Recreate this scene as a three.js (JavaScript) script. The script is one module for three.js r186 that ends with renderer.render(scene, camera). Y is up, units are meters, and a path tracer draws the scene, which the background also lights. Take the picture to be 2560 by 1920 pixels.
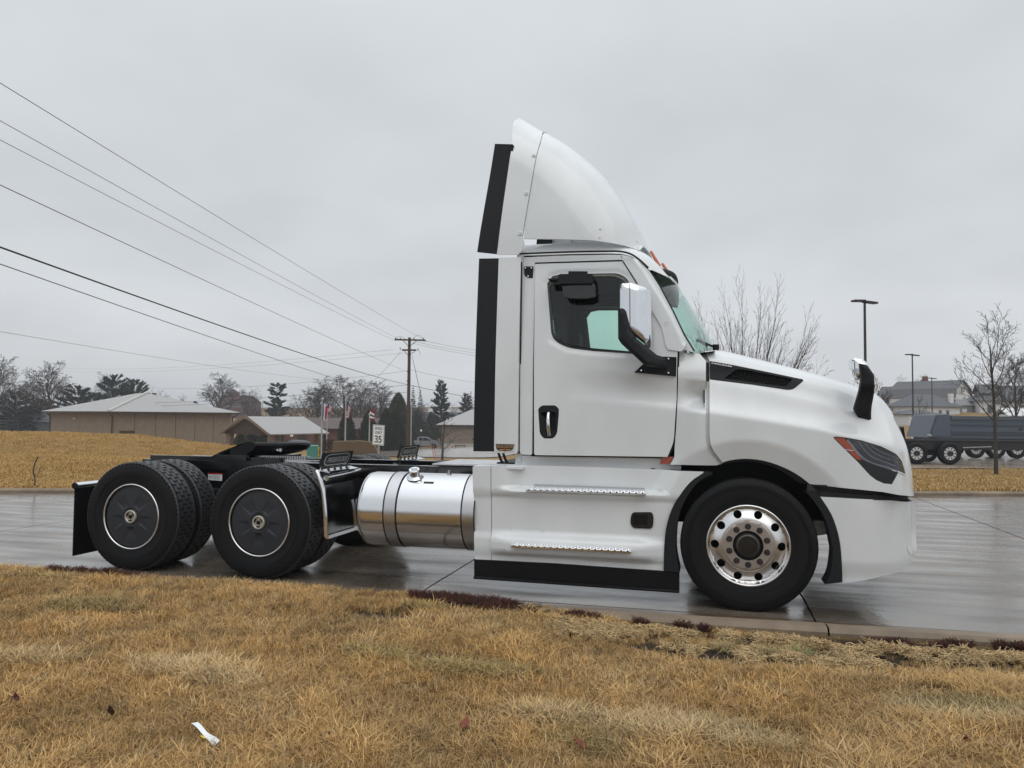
import * as THREE from 'three';
import { mergeGeometries, mergeVertices, toCreasedNormals } from 'three/addons/utils/BufferGeometryUtils.js';
import { RoundedBoxGeometry } from 'three/addons/geometries/RoundedBoxGeometry.js';
import { ImprovedNoise } from 'three/addons/math/ImprovedNoise.js';

// ---------- camera, sky, sun, exposure ----------
// World: x runs along the truck towards its nose, y up, z towards the photographer; the origin lies under the front wheel.
const scene = new THREE.Scene();
const camera = new THREE.PerspectiveCamera(53.06, 4 / 3, 0.1, 2500);
camera.rotation.order = 'YXZ';
camera.position.set(-.315, 1.455, 6.11);
camera.rotation.set(THREE.MathUtils.degToRad(2.44), THREE.MathUtils.degToRad(14.08), .008);
const renderer = new THREE.WebGLRenderer({ antialias: true });
renderer.setSize(1024, 768);
renderer.toneMapping = THREE.LinearToneMapping;
renderer.toneMappingExposure = 1.0;
renderer.shadowMap.enabled = true;
const noise3 = new ImprovedNoise();
const fbm = (x, y, z = 0, o = 4) => { let s = 0, a = .5, n = 0; for (let i = 0; i < o; i++) { s += a * noise3.noise(x, y, z); n += a; a *= .5; x = x * 2.03 + 7.1; y = y * 2.03 + 3.7; } return s / n; };
const smooth = (a, b, x) => { const t = Math.min(1, Math.max(0, (x - a) / (b - a))); return t * t * (3 - 2 * t); };
const lerp = (a, b, t) => a + (b - a) * t;
const clamp = (x, a, b) => Math.min(b, Math.max(a, x));
{ // overcast sky: even grey cloud, brighter overhead
  const W = 768, H = 384, d = new Float32Array(W * H * 4);
  for (let j = 0; j < H; j++) for (let i = 0; i < W; i++) {
    const el = ((j + .5) / H - .5) * Math.PI, az = (i + .5) / W * 2 * Math.PI;
    const se = Math.sin(el), ce = Math.cos(el), X = ce * Math.cos(az), Z = ce * Math.sin(az), k = 1 / (Math.max(se, 0) + .22);
    let c = fbm(X * k * 1.1 + 3, Z * k * 1.1, .4, 5) * .5 + fbm(X * 2.4 * k + 9, Z * 2.4 * k + 4, 2.2, 5) * .3;
    const L = (.665 + .62 * smooth(.40, 1.0, se)) * (1 + .36 * c) * (se < 0 ? .5 : 1);
    const warm = smooth(.25, 0, Math.abs(se)), o = (j * W + i) * 4;
    d[o] = L * lerp(.965, .985, warm); d[o + 1] = L * lerp(1.02, 1.02, warm); d[o + 2] = L * lerp(1.075, 1.055, warm); d[o + 3] = 1;
  }
  const t = new THREE.DataTexture(d, W, H, THREE.RGBAFormat, THREE.FloatType);
  t.mapping = THREE.EquirectangularReflectionMapping; t.magFilter = t.minFilter = THREE.LinearFilter; t.wrapS = THREE.RepeatWrapping; t.needsUpdate = true;
  scene.background = t; scene.environment = t; scene.environmentIntensity = 1;
}
const sun = new THREE.DirectionalLight(0xfff4e6, .6);
sun.position.set(16, 40, 30); sun.castShadow = true; sun.shadow.radius = 110;
sun.shadow.mapSize.set(2048, 2048);
Object.assign(sun.shadow.camera, { left: -40, right: 40, top: 40, bottom: -40, near: 1, far: 150 });
scene.add(sun, sun.target);
scene.fog = new THREE.FogExp2(0xcdd1d6, .0008);

// ---------- helpers ----------
let seed = 7; const rnd = () => { seed = (seed * 1664525 + 1013904223) >>> 0; return seed / 4294967296; };
const rr = (a, b) => a + (b - a) * rnd();
const used = {}; const numbered = n => { used[n] = (used[n] ?? -1) + 1; return used[n] ? n + '_' + String(used[n]).padStart(3, '0') : n; };
const V = (x, y, z) => new THREE.Vector3(x, y, z);
function tag(o, label, category, group, kind) { if (label) o.userData.label = label; if (category) o.userData.category = category; if (group) o.userData.group = group; if (kind) o.userData.kind = kind; return o; }
function thing(name, label, category, [x, y, z] = [0, 0, 0], ry = 0, group) { const o = new THREE.Group(); o.name = numbered(name); o.position.set(x, y, z); o.rotation.y = ry; scene.add(o); return tag(o, label, category, group); }
function part(parent, name, geo, mat, label) {
  if (Array.isArray(geo)) geo = merge(geo);
  const m = new THREE.Mesh(geo, mat); m.name = parent === scene ? numbered(name) : name; m.castShadow = m.receiveShadow = true; parent.add(m); if (label) m.userData.label = label; return m;
}
function grp(parent, name, x = 0, y = 0, z = 0) { const g = new THREE.Group(); g.name = name; g.position.set(x, y, z); parent.add(g); return g; }
function struct(name, geo, mat, label) { const m = part(scene, name, geo, mat); return tag(m, label, null, null, 'structure'); }
function merge(list) { const a = list.filter(Boolean).map(g => { const q = g.index ? g.toNonIndexed() : g; for (const k of Object.keys(q.attributes)) if (!['position', 'normal', 'uv'].includes(k)) q.deleteAttribute(k); if (!q.attributes.uv) q.setAttribute('uv', new THREE.BufferAttribute(new Float32Array(q.attributes.position.count * 2), 2)); if (!q.attributes.normal) q.computeVertexNormals(); return q; }); return a.length > 1 ? mergeGeometries(a) : a[0]; }
const bx = (w, h, d, x = 0, y = 0, z = 0, rx = 0, ry = 0, rz = 0) => new THREE.BoxGeometry(w, h, d).rotateX(rx).rotateY(ry).rotateZ(rz).translate(x, y, z);
const rb = (w, h, d, r, x = 0, y = 0, z = 0, rx = 0, ry = 0, rz = 0) => new RoundedBoxGeometry(w, h, d, 2, r).rotateX(rx).rotateY(ry).rotateZ(rz).translate(x, y, z);
const cyl = (r0, r1, h, n = 16, x = 0, y = 0, z = 0, axis = 'y') => { const g = new THREE.CylinderGeometry(r1, r0, h, n); if (axis === 'x') g.rotateZ(-Math.PI / 2); if (axis === 'z') g.rotateX(Math.PI / 2); return g.translate(x, y, z); };
const tube = (pts, r, n = 24, k = 6, closed = false) => new THREE.TubeGeometry(new THREE.CatmullRomCurve3(pts.map(p => p.isVector3 ? p : V(...p)), closed), n, r, k, closed);
const bar = (a, b, r, k = 6) => { const A = V(...a), B = V(...b), d = B.clone().sub(A), g = new THREE.CylinderGeometry(r, r, d.length(), k); g.applyQuaternion(new THREE.Quaternion().setFromUnitVectors(V(0, 1, 0), d.normalize())); return g.translate((A.x + B.x) / 2, (A.y + B.y) / 2, (A.z + B.z) / 2); };
const spl = (pts, n = 24) => new THREE.SplineCurve(pts.map(p => new THREE.Vector2(p[0], p[1]))).getPoints(n).map(v => [v.x, v.y]);
function rounded(pts) { // corner radius is an optional third number
  const out = [], N = pts.length;
  for (let i = 0; i < N; i++) {
    const p = pts[i], r = p[2]; if (!r) { out.push([p[0], p[1]]); continue; }
    const a = pts[(i + N - 1) % N], b = pts[(i + 1) % N];
    const la = Math.hypot(a[0] - p[0], a[1] - p[1]), lb = Math.hypot(b[0] - p[0], b[1] - p[1]), q = Math.min(r, la * .49, lb * .49);
    const s = [p[0] + (a[0] - p[0]) * q / la, p[1] + (a[1] - p[1]) * q / la], e = [p[0] + (b[0] - p[0]) * q / lb, p[1] + (b[1] - p[1]) * q / lb];
    for (let k = 0; k <= 6; k++) { const t = k / 6, u = 1 - t; out.push([u * u * s[0] + 2 * u * t * p[0] + t * t * e[0], u * u * s[1] + 2 * u * t * p[1] + t * t * e[1]]); }
  }
  return out;
}
const toPath = (pts, C = THREE.Path) => { const s = new C(); pts.forEach((p, i) => i ? s.lineTo(p[0], p[1]) : s.moveTo(p[0], p[1])); return s; };
// a sheet cut to an outline in the side view and pressed to the depth zf(x, y); t turns its edges back by that thickness
function panel(outline, zf, { e = .05, t = 0, holes = [] } = {}) {
  if (typeof zf === 'number') { const c = zf; zf = () => c; e = 9; }
  const out = rounded(outline), hs = holes.map(rounded);
  let g;
  { const all = [...out, ...hs.flat()], V2 = c => c.map(q => new THREE.Vector2(q[0], q[1])), pts = [];
    const o2 = V2(out); if (THREE.ShapeUtils.isClockWise(o2)) o2.reverse(); const h2 = hs.map(h => { const q = V2(h); if (!THREE.ShapeUtils.isClockWise(q)) q.reverse(); return q; });
    const va = [...o2, ...h2.flat()], tris = THREE.ShapeUtils.triangulateShape(o2, h2);
    const cut = (poly, ax, v, s) => { const r = []; for (let i = 0; i < poly.length; i++) { const A = poly[i], B = poly[(i + 1) % poly.length], fa = (A[ax] - v) * s, fb = (B[ax] - v) * s; if (fa >= 0) r.push(A); if (fa * fb < 0) { const t = fa / (fa - fb), q = [lerp(A[0], B[0], t), lerp(A[1], B[1], t)]; q[ax] = v; r.push(q); } } return r; };
    for (const t of tris) { const T = t.map(i => [va[i].x, va[i].y]); if (e > 5) { for (const q of T) pts.push(q[0], q[1], 0); continue; }
      const x0 = Math.floor(Math.min(T[0][0], T[1][0], T[2][0]) / e), x1 = Math.ceil(Math.max(T[0][0], T[1][0], T[2][0]) / e);
      for (let i = x0; i < x1; i++) { let c = T; c = cut(c, 0, i * e, 1); if (c.length > 2) c = cut(c, 0, (i + 1) * e, -1); if (c.length < 3) continue; let lo = 1e9, hi = -1e9; for (const q of c) { lo = Math.min(lo, q[1]); hi = Math.max(hi, q[1]); }
        for (let j = Math.floor(lo / e); j < Math.ceil(hi / e); j++) { let d = cut(c, 1, j * e, 1); if (d.length > 2) d = cut(d, 1, (j + 1) * e, -1); for (let k = 1; k < d.length - 1; k++) { const A = d[0], B = d[k], C = d[k + 1]; if (Math.abs((B[0] - A[0]) * (C[1] - A[1]) - (B[1] - A[1]) * (C[0] - A[0])) > 1e-9) pts.push(...A, 0, ...B, 0, ...C, 0); } } } }
    if (e < 5) { // split steep cells until no edge is long in space
      const L2 = (e * 1.75) ** 2, q = []; let st = []; for (let i = 0; i < pts.length; i += 9) st.push([[pts[i], pts[i + 1], zf(pts[i], pts[i + 1])], [pts[i + 3], pts[i + 4], zf(pts[i + 3], pts[i + 4])], [pts[i + 6], pts[i + 7], zf(pts[i + 6], pts[i + 7])], 0]);
      const d2 = (a, b) => (a[0] - b[0]) ** 2 + (a[1] - b[1]) ** 2 + (a[2] - b[2]) ** 2; while (st.length) { const [a, b, c, n] = st.pop(), l = [d2(a, b), d2(b, c), d2(c, a)], m = Math.max(...l); if (m < L2 || n > 7) { q.push(a[0], a[1], 0, b[0], b[1], 0, c[0], c[1], 0); continue; } const k = l.indexOf(m), [p, r, s] = k === 0 ? [a, b, c] : k === 1 ? [b, c, a] : [c, a, b], x = (p[0] + r[0]) / 2, y = (p[1] + r[1]) / 2, h = [x, y, zf(x, y)]; st.push([p, h, s, n + 1], [h, r, s, n + 1]); } pts.length = 0; for (const v of q) pts.push(v); }
    g = new THREE.BufferGeometry(); g.setAttribute('position', new THREE.Float32BufferAttribute(pts, 3)); }
  const P = g.attributes.position, n = P.count, N = new Float32Array(n * 3), U = new Float32Array(n * 2), h = .004;
  for (let i = 0; i < n; i++) {
    const x = P.getX(i), y = P.getY(i); P.setZ(i, zf(x, y));
    const dx = (zf(x + h, y) - zf(x - h, y)) / (2 * h), dy = (zf(x, y + h) - zf(x, y - h)) / (2 * h), L = Math.hypot(dx, dy, 1);
    N[i * 3] = -dx / L; N[i * 3 + 1] = -dy / L; N[i * 3 + 2] = 1 / L; U[i * 2] = x; U[i * 2 + 1] = y;
  }
  g.setAttribute('normal', new THREE.BufferAttribute(N, 3)); g.setAttribute('uv', new THREE.BufferAttribute(U, 2));
  if (!t) return g;
  const pos = []; // turned-back edges
  for (const c of [out, ...hs]) for (let i = 0; i < c.length; i++) {
    const a = c[i], b = c[(i + 1) % c.length], k = Math.max(1, Math.ceil(Math.hypot(b[0] - a[0], b[1] - a[1]) / e));
    for (let q = 0; q < k; q++) {
      const x0 = lerp(a[0], b[0], q / k), y0 = lerp(a[1], b[1], q / k), x1 = lerp(a[0], b[0], (q + 1) / k), y1 = lerp(a[1], b[1], (q + 1) / k), z0 = zf(x0, y0), z1 = zf(x1, y1);
      pos.push(x0, y0, z0, x1, y1, z1, x1, y1, z1 - t, x0, y0, z0, x1, y1, z1 - t, x0, y0, z0 - t);
    }
  }
  const w = new THREE.BufferGeometry(); w.setAttribute('position', new THREE.Float32BufferAttribute(pos, 3)); w.computeVertexNormals();
  return merge([g, w]);
}
function mirror(g, c = -1.22) { // the same on the other side of the truck
  g = (g.index ? g.toNonIndexed() : g.clone()); const P = g.attributes.position, N = g.attributes.normal;
  for (let i = 0; i < P.count; i++) { P.setZ(i, 2 * c - P.getZ(i)); N.setZ(i, -N.getZ(i)); }
  for (const k of Object.keys(g.attributes)) { const a = g.attributes[k], s = a.itemSize; for (let i = 0; i < a.count; i += 3) for (let q = 0; q < s; q++) { const v = a.array[(i + 1) * s + q]; a.array[(i + 1) * s + q] = a.array[(i + 2) * s + q]; a.array[(i + 2) * s + q] = v; } }
  return g;
}
// skin across the truck between a side-view curve at depth za(i) and its mirror image
function bridge(curve, za, crown = 0, n = 12, c = -1.22) {
  const p = [], u = [], id = [], m = curve.length;
  curve.forEach(([x, y], i) => { const z0 = typeof za === 'function' ? za(x, y) : za, z1 = 2 * c - z0; for (let k = 0; k <= n; k++) { const t = k / n, q = 1 - (2 * t - 1) ** 2; let cx, cy; if (Array.isArray(crown)) [cx, cy] = crown; else { const a = curve[Math.max(0, i - 1)], b = curve[Math.min(m - 1, i + 1)], l = Math.hypot(b[0] - a[0], b[1] - a[1]) || 1; cx = -crown * (b[1] - a[1]) / l; cy = crown * (b[0] - a[0]) / l; } p.push(x + cx * q, y + cy * q, lerp(z0, z1, t)); u.push(x, t); } });
  for (let i = 0; i < m - 1; i++) for (let k = 0; k < n; k++) { const a = i * (n + 1) + k, b = a + 1, d = a + n + 1; id.push(a, d, b, b, d, d + 1); }
  const g = new THREE.BufferGeometry(); g.setAttribute('position', new THREE.Float32BufferAttribute(p, 3)); g.setAttribute('uv', new THREE.Float32BufferAttribute(u, 2)); g.setIndex(id); g.computeVertexNormals(); return g;
}
const segDist = (x, y, c) => { let m = 1e9; for (let i = 0; i < c.length - 1; i++) { const [ax, ay] = c[i], [bx_, by] = c[i + 1], dx = bx_ - ax, dy = by - ay, t = clamp(((x - ax) * dx + (y - ay) * dy) / (dx * dx + dy * dy), 0, 1), d = (x - ax - t * dx) ** 2 + (y - ay - t * dy) ** 2; if (d < m) m = d; } return Math.sqrt(m); };
const roundOff = (d, R, I) => d >= R ? 0 : -I * (1 - Math.sqrt(Math.max(0, 1 - (1 - d / R) ** 2)));
const at = (c, x) => { let i = 0; while (i < c.length - 2 && x > c[i + 1][0]) i++; return lerp(c[i][1], c[i + 1][1], (x - c[i][0]) / (c[i + 1][0] - c[i][0])); };

// textures
function dataTex(w, h, f, srgb = true) { const d = new Uint8Array(w * h * 4); for (let j = 0; j < h; j++) for (let i = 0; i < w; i++) { const c = f(i / w, j / h, i, j), o = (j * w + i) * 4; for (let k = 0; k < 3; k++) d[o + k] = clamp(Math.round((Array.isArray(c) ? c[k] : c) * 255), 0, 255); d[o + 3] = 255; } const t = new THREE.DataTexture(d, w, h); t.wrapS = t.wrapT = THREE.RepeatWrapping; t.magFilter = THREE.LinearFilter; t.minFilter = THREE.LinearMipmapLinearFilter; t.generateMipmaps = true; if (srgb) t.colorSpace = THREE.SRGBColorSpace; t.needsUpdate = true; return t; }
const tile = (f, p) => (u, v) => { const a = f(u * p, v * p), su = smooth(.8, 1, u), sv = smooth(.8, 1, v); if (!su && !sv) return a; const t = su ? lerp(a, f((u - 1) * p, v * p), su) : a; return sv ? lerp(t, su ? lerp(f(u * p, (v - 1) * p), f((u - 1) * p, (v - 1) * p), su) : f(u * p, (v - 1) * p), sv) : t; };
function canvasTex(w, h, draw) { const c = document.createElement('canvas'); c.width = w; c.height = h; draw(c.getContext('2d'), w, h); const t = new THREE.CanvasTexture(c); t.colorSpace = THREE.SRGBColorSpace; return t; }
const M = (o) => { const p = { ...o }; if (Array.isArray(p.color)) p.color = new THREE.Color().setRGB(...p.color); return new THREE.MeshPhysicalMaterial({ side: THREE.DoubleSide, ...p }); };
const gritN = tile((x, y) => fbm(x, y, 1.3, 4), 24);
const gritTex = dataTex(256, 256, (u, v) => .5 + .5 * gritN(u, v), false);
const smearN = tile((x, y) => fbm(x, y * .35, 4.1, 4), 7);
const wetTex = dataTex(512, 512, (u, v) => clamp(.62 + .75 * smearN(u, v), .15, 1), false);
const withRep = (t, r) => { const c = t.clone(); c.repeat.set(r, r); c.needsUpdate = true; return c; };
const grimeN = tile((x, y) => fbm(x, y * .5, 7.7, 5), 10), grimeTex = dataTex(256, 256, (u, v) => .975 + .05 * grimeN(u, v));
const mats = {
  paint: M({ color: [.775, .80, .81], map: withRep(grimeTex, .35), roughness: .38, clearcoat: 1, clearcoatRoughness: .045 }),
  paintDull: M({ color: [.62, .63, .62], roughness: .5 }),
  black: M({ color: [.005, .005, .006], roughness: .5, specularIntensity: .5 }),
  blackMatt: M({ color: [.0105, .012, .0145], roughness: .6, specularIntensity: .6, bumpMap: withRep(gritTex, 3), bumpScale: .001 }),
  gloss: M({ color: [.008, .008, .009], roughness: .22, clearcoat: .6, clearcoatRoughness: .1 }),
  rubber: M({ color: [.012, .013, .016], roughness: .75 }),
  tyre: M({ color: [.0062, .0064, .0072], roughness: .68, specularIntensity: .55, bumpMap: withRep(gritTex, 4), bumpScale: .0012 }),
  tread: M({ color: [.03, .031, .034], roughness: .42 }),
  cover: M({ color: [.028, .030, .036], roughness: .5, specularIntensity: .7 }),
  chrome: M({ color: [.86, .87, .88], metalness: 1, roughness: .06 }),
  chromeWet: M({ color: [.8, .81, .84], metalness: 1, roughness: .3, roughnessMap: withRep(wetTex, 3) }),
  steel: M({ color: [.72, .72, .73], metalness: 1, roughness: .3, roughnessMap: withRep(wetTex, 2) }),
  tank: M({ color: [.80, .80, .81], metalness: 1, roughness: .24, roughnessMap: withRep(wetTex, 1.3) }),
  strap: M({ color: [.62, .61, .62], metalness: 1, roughness: .3 }),
  rimAlu: M({ color: [.80, .795, .79], metalness: 1, roughness: .23 }),
  rimMount: M({ color: [.50, .45, .41], metalness: 1, roughness: .42 }),
  bolt: M({ color: [.045, .04, .038], metalness: .5, roughness: .5 }),
  glass: M({ color: [.70, .89, .82], transmission: 1, thickness: 0, roughness: .03, ior: 1.5, metalness: 0 }),
  clear: M({ color: [.9, .92, .94], transmission: 1, thickness: 0, roughness: .02, ior: 1.5 }),
  amber: M({ color: [.36, .062, .022], roughness: .25, clearcoat: .8, clearcoatRoughness: .08 }),
  cabin: M({ color: [.045, .05, .052], roughness: .8 }),
  seat: M({ color: [.03, .032, .034], roughness: .9 }),
  white: M({ color: [.75, .76, .77], roughness: .6 }),
};
mats.paint.userData = {};

// ---------- road: wet concrete slabs between two kerbs ----------
const farA = [-12.75, -5.27], farB = [5.68, -10.85];
const farDir = [(farB[0] - farA[0]) / 19.256, (farB[1] - farA[1]) / 19.256];                     // along the far kerb
const farZ = x => farA[1] + (x - farA[0]) * farDir[1] / farDir[0];
const nearZ = x => x < -1.5 ? .62 : .62 - .030 * Math.max(0, x + 1.5) ** 1.35;                    // road edge of the near kerb
const concN = tile((x, y) => fbm(x, y, .7, 5), 9), concF = tile((x, y) => fbm(x, y, 5.7, 3), 60), streakN = tile((x, y) => fbm(x * .5, y * 3, 8.8, 4), 8);
const concTex = dataTex(768, 768, (u, v) => { const a = concN(u, v), f = concF(u, v), k = .40 + .16 * a + .05 * f; return [k * 1.03, k * .94, k * .84]; });
const concRough = dataTex(768, 768, (u, v) => clamp(.40 + .85 * streakN(u, v) + .10 * concF(u, v), .06, 1), false);
for (const t of [concTex, concRough]) t.repeat.set(.16, .16);
const slabMat = M({ map: concTex, roughness: .6, roughnessMap: concRough, bumpMap: withRep(gritTex, .9), bumpScale: .0015, ior: 1.45, clearcoat: .24, clearcoatRoughness: .14 });
const gutterMat = slabMat.clone(); gutterMat.color.setRGB(.78, .64, .48); gutterMat.clearcoat = .2;
const kerbMat = M({ map: concTex, color: [1.5, 1.38, 1.2], roughness: .6, bumpMap: withRep(gritTex, 1.5), bumpScale: .004 });
const sealMat = M({ color: [.012, .011, .010], roughness: .8 });
const road = new THREE.Group(); road.name = 'road'; scene.add(road); tag(road, 'wet grey concrete driveway in jointed slabs under the truck', null, null, 'structure');
{
  const base = new THREE.Shape([new THREE.Vector2(-62, 1.2), new THREE.Vector2(50, 1.2), new THREE.Vector2(50, farZ(50) - .1), new THREE.Vector2(-62, Math.min(.9, farZ(-62)))]);
  part(road, 'road_base', new THREE.ShapeGeometry(base).rotateX(Math.PI / 2).translate(0, -.02, 0), sealMat);
  const clip = (poly, f) => { const o = []; for (let i = 0; i < poly.length; i++) { const a = poly[i], b = poly[(i + 1) % poly.length], fa = f(a), fb = f(b); if (fa >= 0) o.push(a); if (fa * fb < 0) { const t = fa / (fa - fb); o.push([lerp(a[0], b[0], t), lerp(a[1], b[1], t)]); } } return o; };
  const xs = []; for (let k = -10; k <= 12; k++) xs.push(.455 + 3.05 * k);
  const zs = [.9, .12, -3.5, -7.1, -10.7, -14.3, -18];
  for (let i = 0; i < xs.length - 1; i++) for (let j = 0; j < zs.length - 1; j++) {
    const g = .009, gz = j < 1 || j === 0 ? .004 : .009, x0 = xs[i] + g, x1 = xs[i + 1] - g, zt = zs[j] - (j ? .006 : 0), zb = zs[j + 1] + .006;
    let top = []; if (j === 0) { for (let q = 0; q <= 6; q++) { const x = lerp(x0, x1, q / 6); top.push([x, nearZ(x)]); } } else top = [[x0, zt], [x1, zt]];
    let poly = [...top, [x1, zb], [x0, zb]];
    // ragged edges at the cracked transverse joints
    poly = clip(poly, p => p[1] - farZ(p[0]) - .004);
    if (poly.length < 3) continue;
    const out = []; for (let q = 0; q < poly.length; q++) { const a = poly[q], b = poly[(q + 1) % poly.length], L = Math.hypot(a[0] - b[0], a[1] - b[1]); const cross = Math.abs(a[0] - b[0]) < .01 && x0 > -9 && x0 < 5; const n = cross ? Math.ceil(L / .09) : 1; for (let w = 0; w < n; w++) { const t = w / n, jx = cross && w ? .011 * fbm(lerp(a[1], b[1], t) * 9, a[0] * 3, 1, 3) * (a[0] === x0 ? 1 : 1) : 0; out.push([lerp(a[0], b[0], t) + jx, lerp(a[1], b[1], t)]); } }
    const sh = toPath(out.map(p => [p[0], -p[1]]), THREE.Shape);
    const slab = new THREE.ExtrudeGeometry(sh, { depth: .19, bevelEnabled: false }).rotateX(-Math.PI / 2).translate(0, -.19 + rr(-.0012, .0012), 0);
    part(road, 'concrete_slab', slab, j ? slabMat : gutterMat);
  }
}
const kerbGroup = (name, label) => { const g = new THREE.Group(); g.name = numbered(name); scene.add(g); return tag(g, label, null, null, 'structure'); };
function kerb(name, line, w, h, label, parent) { // line: [x, z] along the road edge, body on the other side
  const pos = [], idx = []; const N = line.length;
  line.forEach(([x, z], i) => { const a = line[Math.max(0, i - 1)], b = line[Math.min(N - 1, i + 1)], l = Math.hypot(b[0] - a[0], b[1] - a[1]), nx = -(b[1] - a[1]) / l * w, nz = (b[0] - a[0]) / l * w;
    for (const [q, y] of [[0, -.1], [0, h - .03], [.22, h], [.86, h], [1, h - .03], [1, -.3]]) pos.push(x + nx * q, y + .004 * fbm(x * 2, z + q, 3, 2), z + nz * q); });
  for (let i = 0; i < N - 1; i++) for (let k = 0; k < 5; k++) { const a = i * 6 + k, b = a + 1, c = a + 6, d = c + 1; idx.push(a, c, b, b, c, d); }
  const g = new THREE.BufferGeometry(); g.setAttribute('position', new THREE.Float32BufferAttribute(pos, 3)); g.setIndex(idx);
  const uv = []; for (let i = 0; i < pos.length; i += 3) uv.push(pos[i], pos[i + 2] + pos[i + 1]); g.setAttribute('uv', new THREE.Float32BufferAttribute(uv, 2));
  const n = toCreasedNormals(g, .5); part(parent, 'kerb_length', n, kerbMat);
}
{ const K = kerbGroup('kerb', 'low concrete kerb between driveway and near lawn'); for (let k = -10; k < 10; k++) { const l = [], a = .455 + 3.05 * k + .006, b = a + 3.038; for (let q = 0; q <= 8; q++) { const x = lerp(a, b, q / 8); l.push([x, nearZ(x)]); } kerb('', l, .15, .10 + rr(-.003, .003), '', K); } }
{ const l = []; for (let s = 45; s >= -45; s -= 3) l.push([farA[0] + (s + 8) * farDir[0], farA[1] + (s + 8) * farDir[1]]); kerb('', l, .16, .075, '', kerbGroup('kerb', 'far concrete kerb along the golden lawn')); }

// ---------- the truck ----------
const truck = thing('tractor_truck', 'clean white day cab tractor truck with black drive wheels parked on wet concrete', 'truck');
const CAB = -.12;
const lineU = [[-1.75, 1.94], ...[[-1.5,1.914],[-1.188,1.866],[-.861,1.82],[-.531,1.783]], ...[[-.28,1.753],[.037,1.703],[.351,1.63],[.709,1.54],[1.057,1.429]]];
const lineC = [[-1.75, 1.66], ...[[-1.66,1.62],[-1.182,1.589],[-.53,1.53]], ...[[-.281,1.51],[.158,1.445],[.516,1.387],[.777,1.325],[1.083,1.242]]];
function hollow(x, y, A) { const u = at(lineU, x), c = at(lineC, x); const w = .03; if (y >= u || y <= c - w) return 0; const f = s => { const q = Math.pow(clamp(s, 0, 1), 1.5); return 4 * q * (1 - q); }; let t = (u - y) / (u - c), v = f(t); if (y < c + w) { const t0 = (u - c - w) / (u - c), v0 = f(t0), k = (c + w - y) / (2 * w); v = v0 * (1 - k) ** 2; } return -A * v; }
const tumble = y => y > 1.8 ? -.075 * ((y - 1.8) / 1) ** 1.4 : 0;
const zCab = (x, y) => CAB + tumble(y) + hollow(x, y, .024 * smooth(-1.65, -.6, x));

// cab: B pillar, sills, cowl, roof, rear wall
const cabParts = [];
const zPill = (x, y) => zCab(x, y) - .012;
const roofTop = spl([[-1.851,2.932],[-1.832,2.949],[-1.641,2.951],[-1.34,2.947],[-1.095,2.926],[-.938,2.895],[-.842,2.854],[-.771,2.814],[-.7,2.746],[-.635,2.665],[-.589,2.607]], 40);
const drip = [[-1.825,2.825],[-1.436,2.822],[-1.075,2.813],[-.981,2.807],[-.899,2.784],[-.823,2.731],[-.754,2.663]];
const roofOut = [...drip, ...[[-.729,2.662]], ...roofTop.slice().reverse()];
const zRoof = (x, y) => CAB - .05 + tumble(y) * .4 + roundOff(segDist(x, y, roofTop), .17, .17);
part(truck, 'roof_cap', [panel(roofOut, zRoof, { e: .035, t: .03 }), mirror(panel(roofOut, zRoof, { e: .06, t: .03 })), bridge(roofTop, zRoof, .05)], mats.paint);
const pill = panel([[-1.813,2.81],[-1.434,2.81],[-1.074,2.801],[-.985,2.795],[-.968,2.747],[-1.699,2.754],[-1.704,1.139,.02],[-1.809,1.143,.03]], zPill, { e: .08, t: .05 });
const sill = panel([[-1.833,1.132],[-1.686,1.132],[-.499,1.14],[-.5,1.044],[-1.872,1.032],[-1.854,1.113]], (x, y) => -.17 - .03 * smooth(1.15, 1.06, y), { e: .1, t: .04 });
const apil = panel([[-.983,2.8],[-.899,2.777],[-.823,2.724],[-.75,2.651],[-.673,2.525],[-.565,2.312],[-.475,2.113],[-.395,1.975],[-.464,1.997],[-.526,1.986],[-.725,2.328],[-.957,2.737]], (x, y) => zCab(x, y) - .02, { e: .08, t: .05 });
for (const f of [g => g, mirror]) { part(truck, 'cab_pillar', f(pill), mats.paint); part(truck, 'sill_panel', f(sill), mats.paint); part(truck, 'windscreen_pillar', f(apil), mats.paint); }
part(truck, 'rear_wall', bx(.05, 1.78, 2.1, -1.83, 1.97, -1.22), mats.paintDull);
part(truck, 'floor_pan', bx(1.55, .06, 2.05, -1.05, 1.12, -1.22), mats.cabin); part(truck, 'firewall', bx(.05, .75, 2.05, -.3, 1.45, -1.22), mats.cabin); part(truck, 'headliner', bx(.95, .04, 1.6, -1.3, 2.79, -1.22), mats.cabin); part(truck, 'rear_trim', bx(.03, 1.7, 2.0, -1.78, 2.0, -1.22), mats.cabin);
for (const z of [-.62, -1.82]) { const s = grp(truck, 'seat', -1.35, 1.15, z); part(s, 'seat_back', rb(.16, .75, .5, .05, -.2, .62, 0, 0, 0, .12), mats.seat); part(s, 'cushion', rb(.5, .14, .5, .05, .02, .32, 0), mats.seat); part(s, 'headrest', rb(.1, .2, .28, .04, -.26, 1.08, 0), mats.seat); }
part(truck, 'dashboard', [rb(.45, .3, 2.0, .08, -.42, 1.78, -1.22), rb(.22, .25, .7, .05, -.68, 1.7, -1.8)], mats.cabin);
part(truck, 'steering_wheel', new THREE.TorusGeometry(.22, .016, 8, 30).rotateY(Math.PI / 2).rotateZ(-.5).translate(-.83, 1.82, -1.8), mats.black);
part(truck, 'door_seal', [tube([...drip].slice(0, 7).map(p => [p[0], p[1], -.128]), .008, 40, 5)], mats.black);
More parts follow.
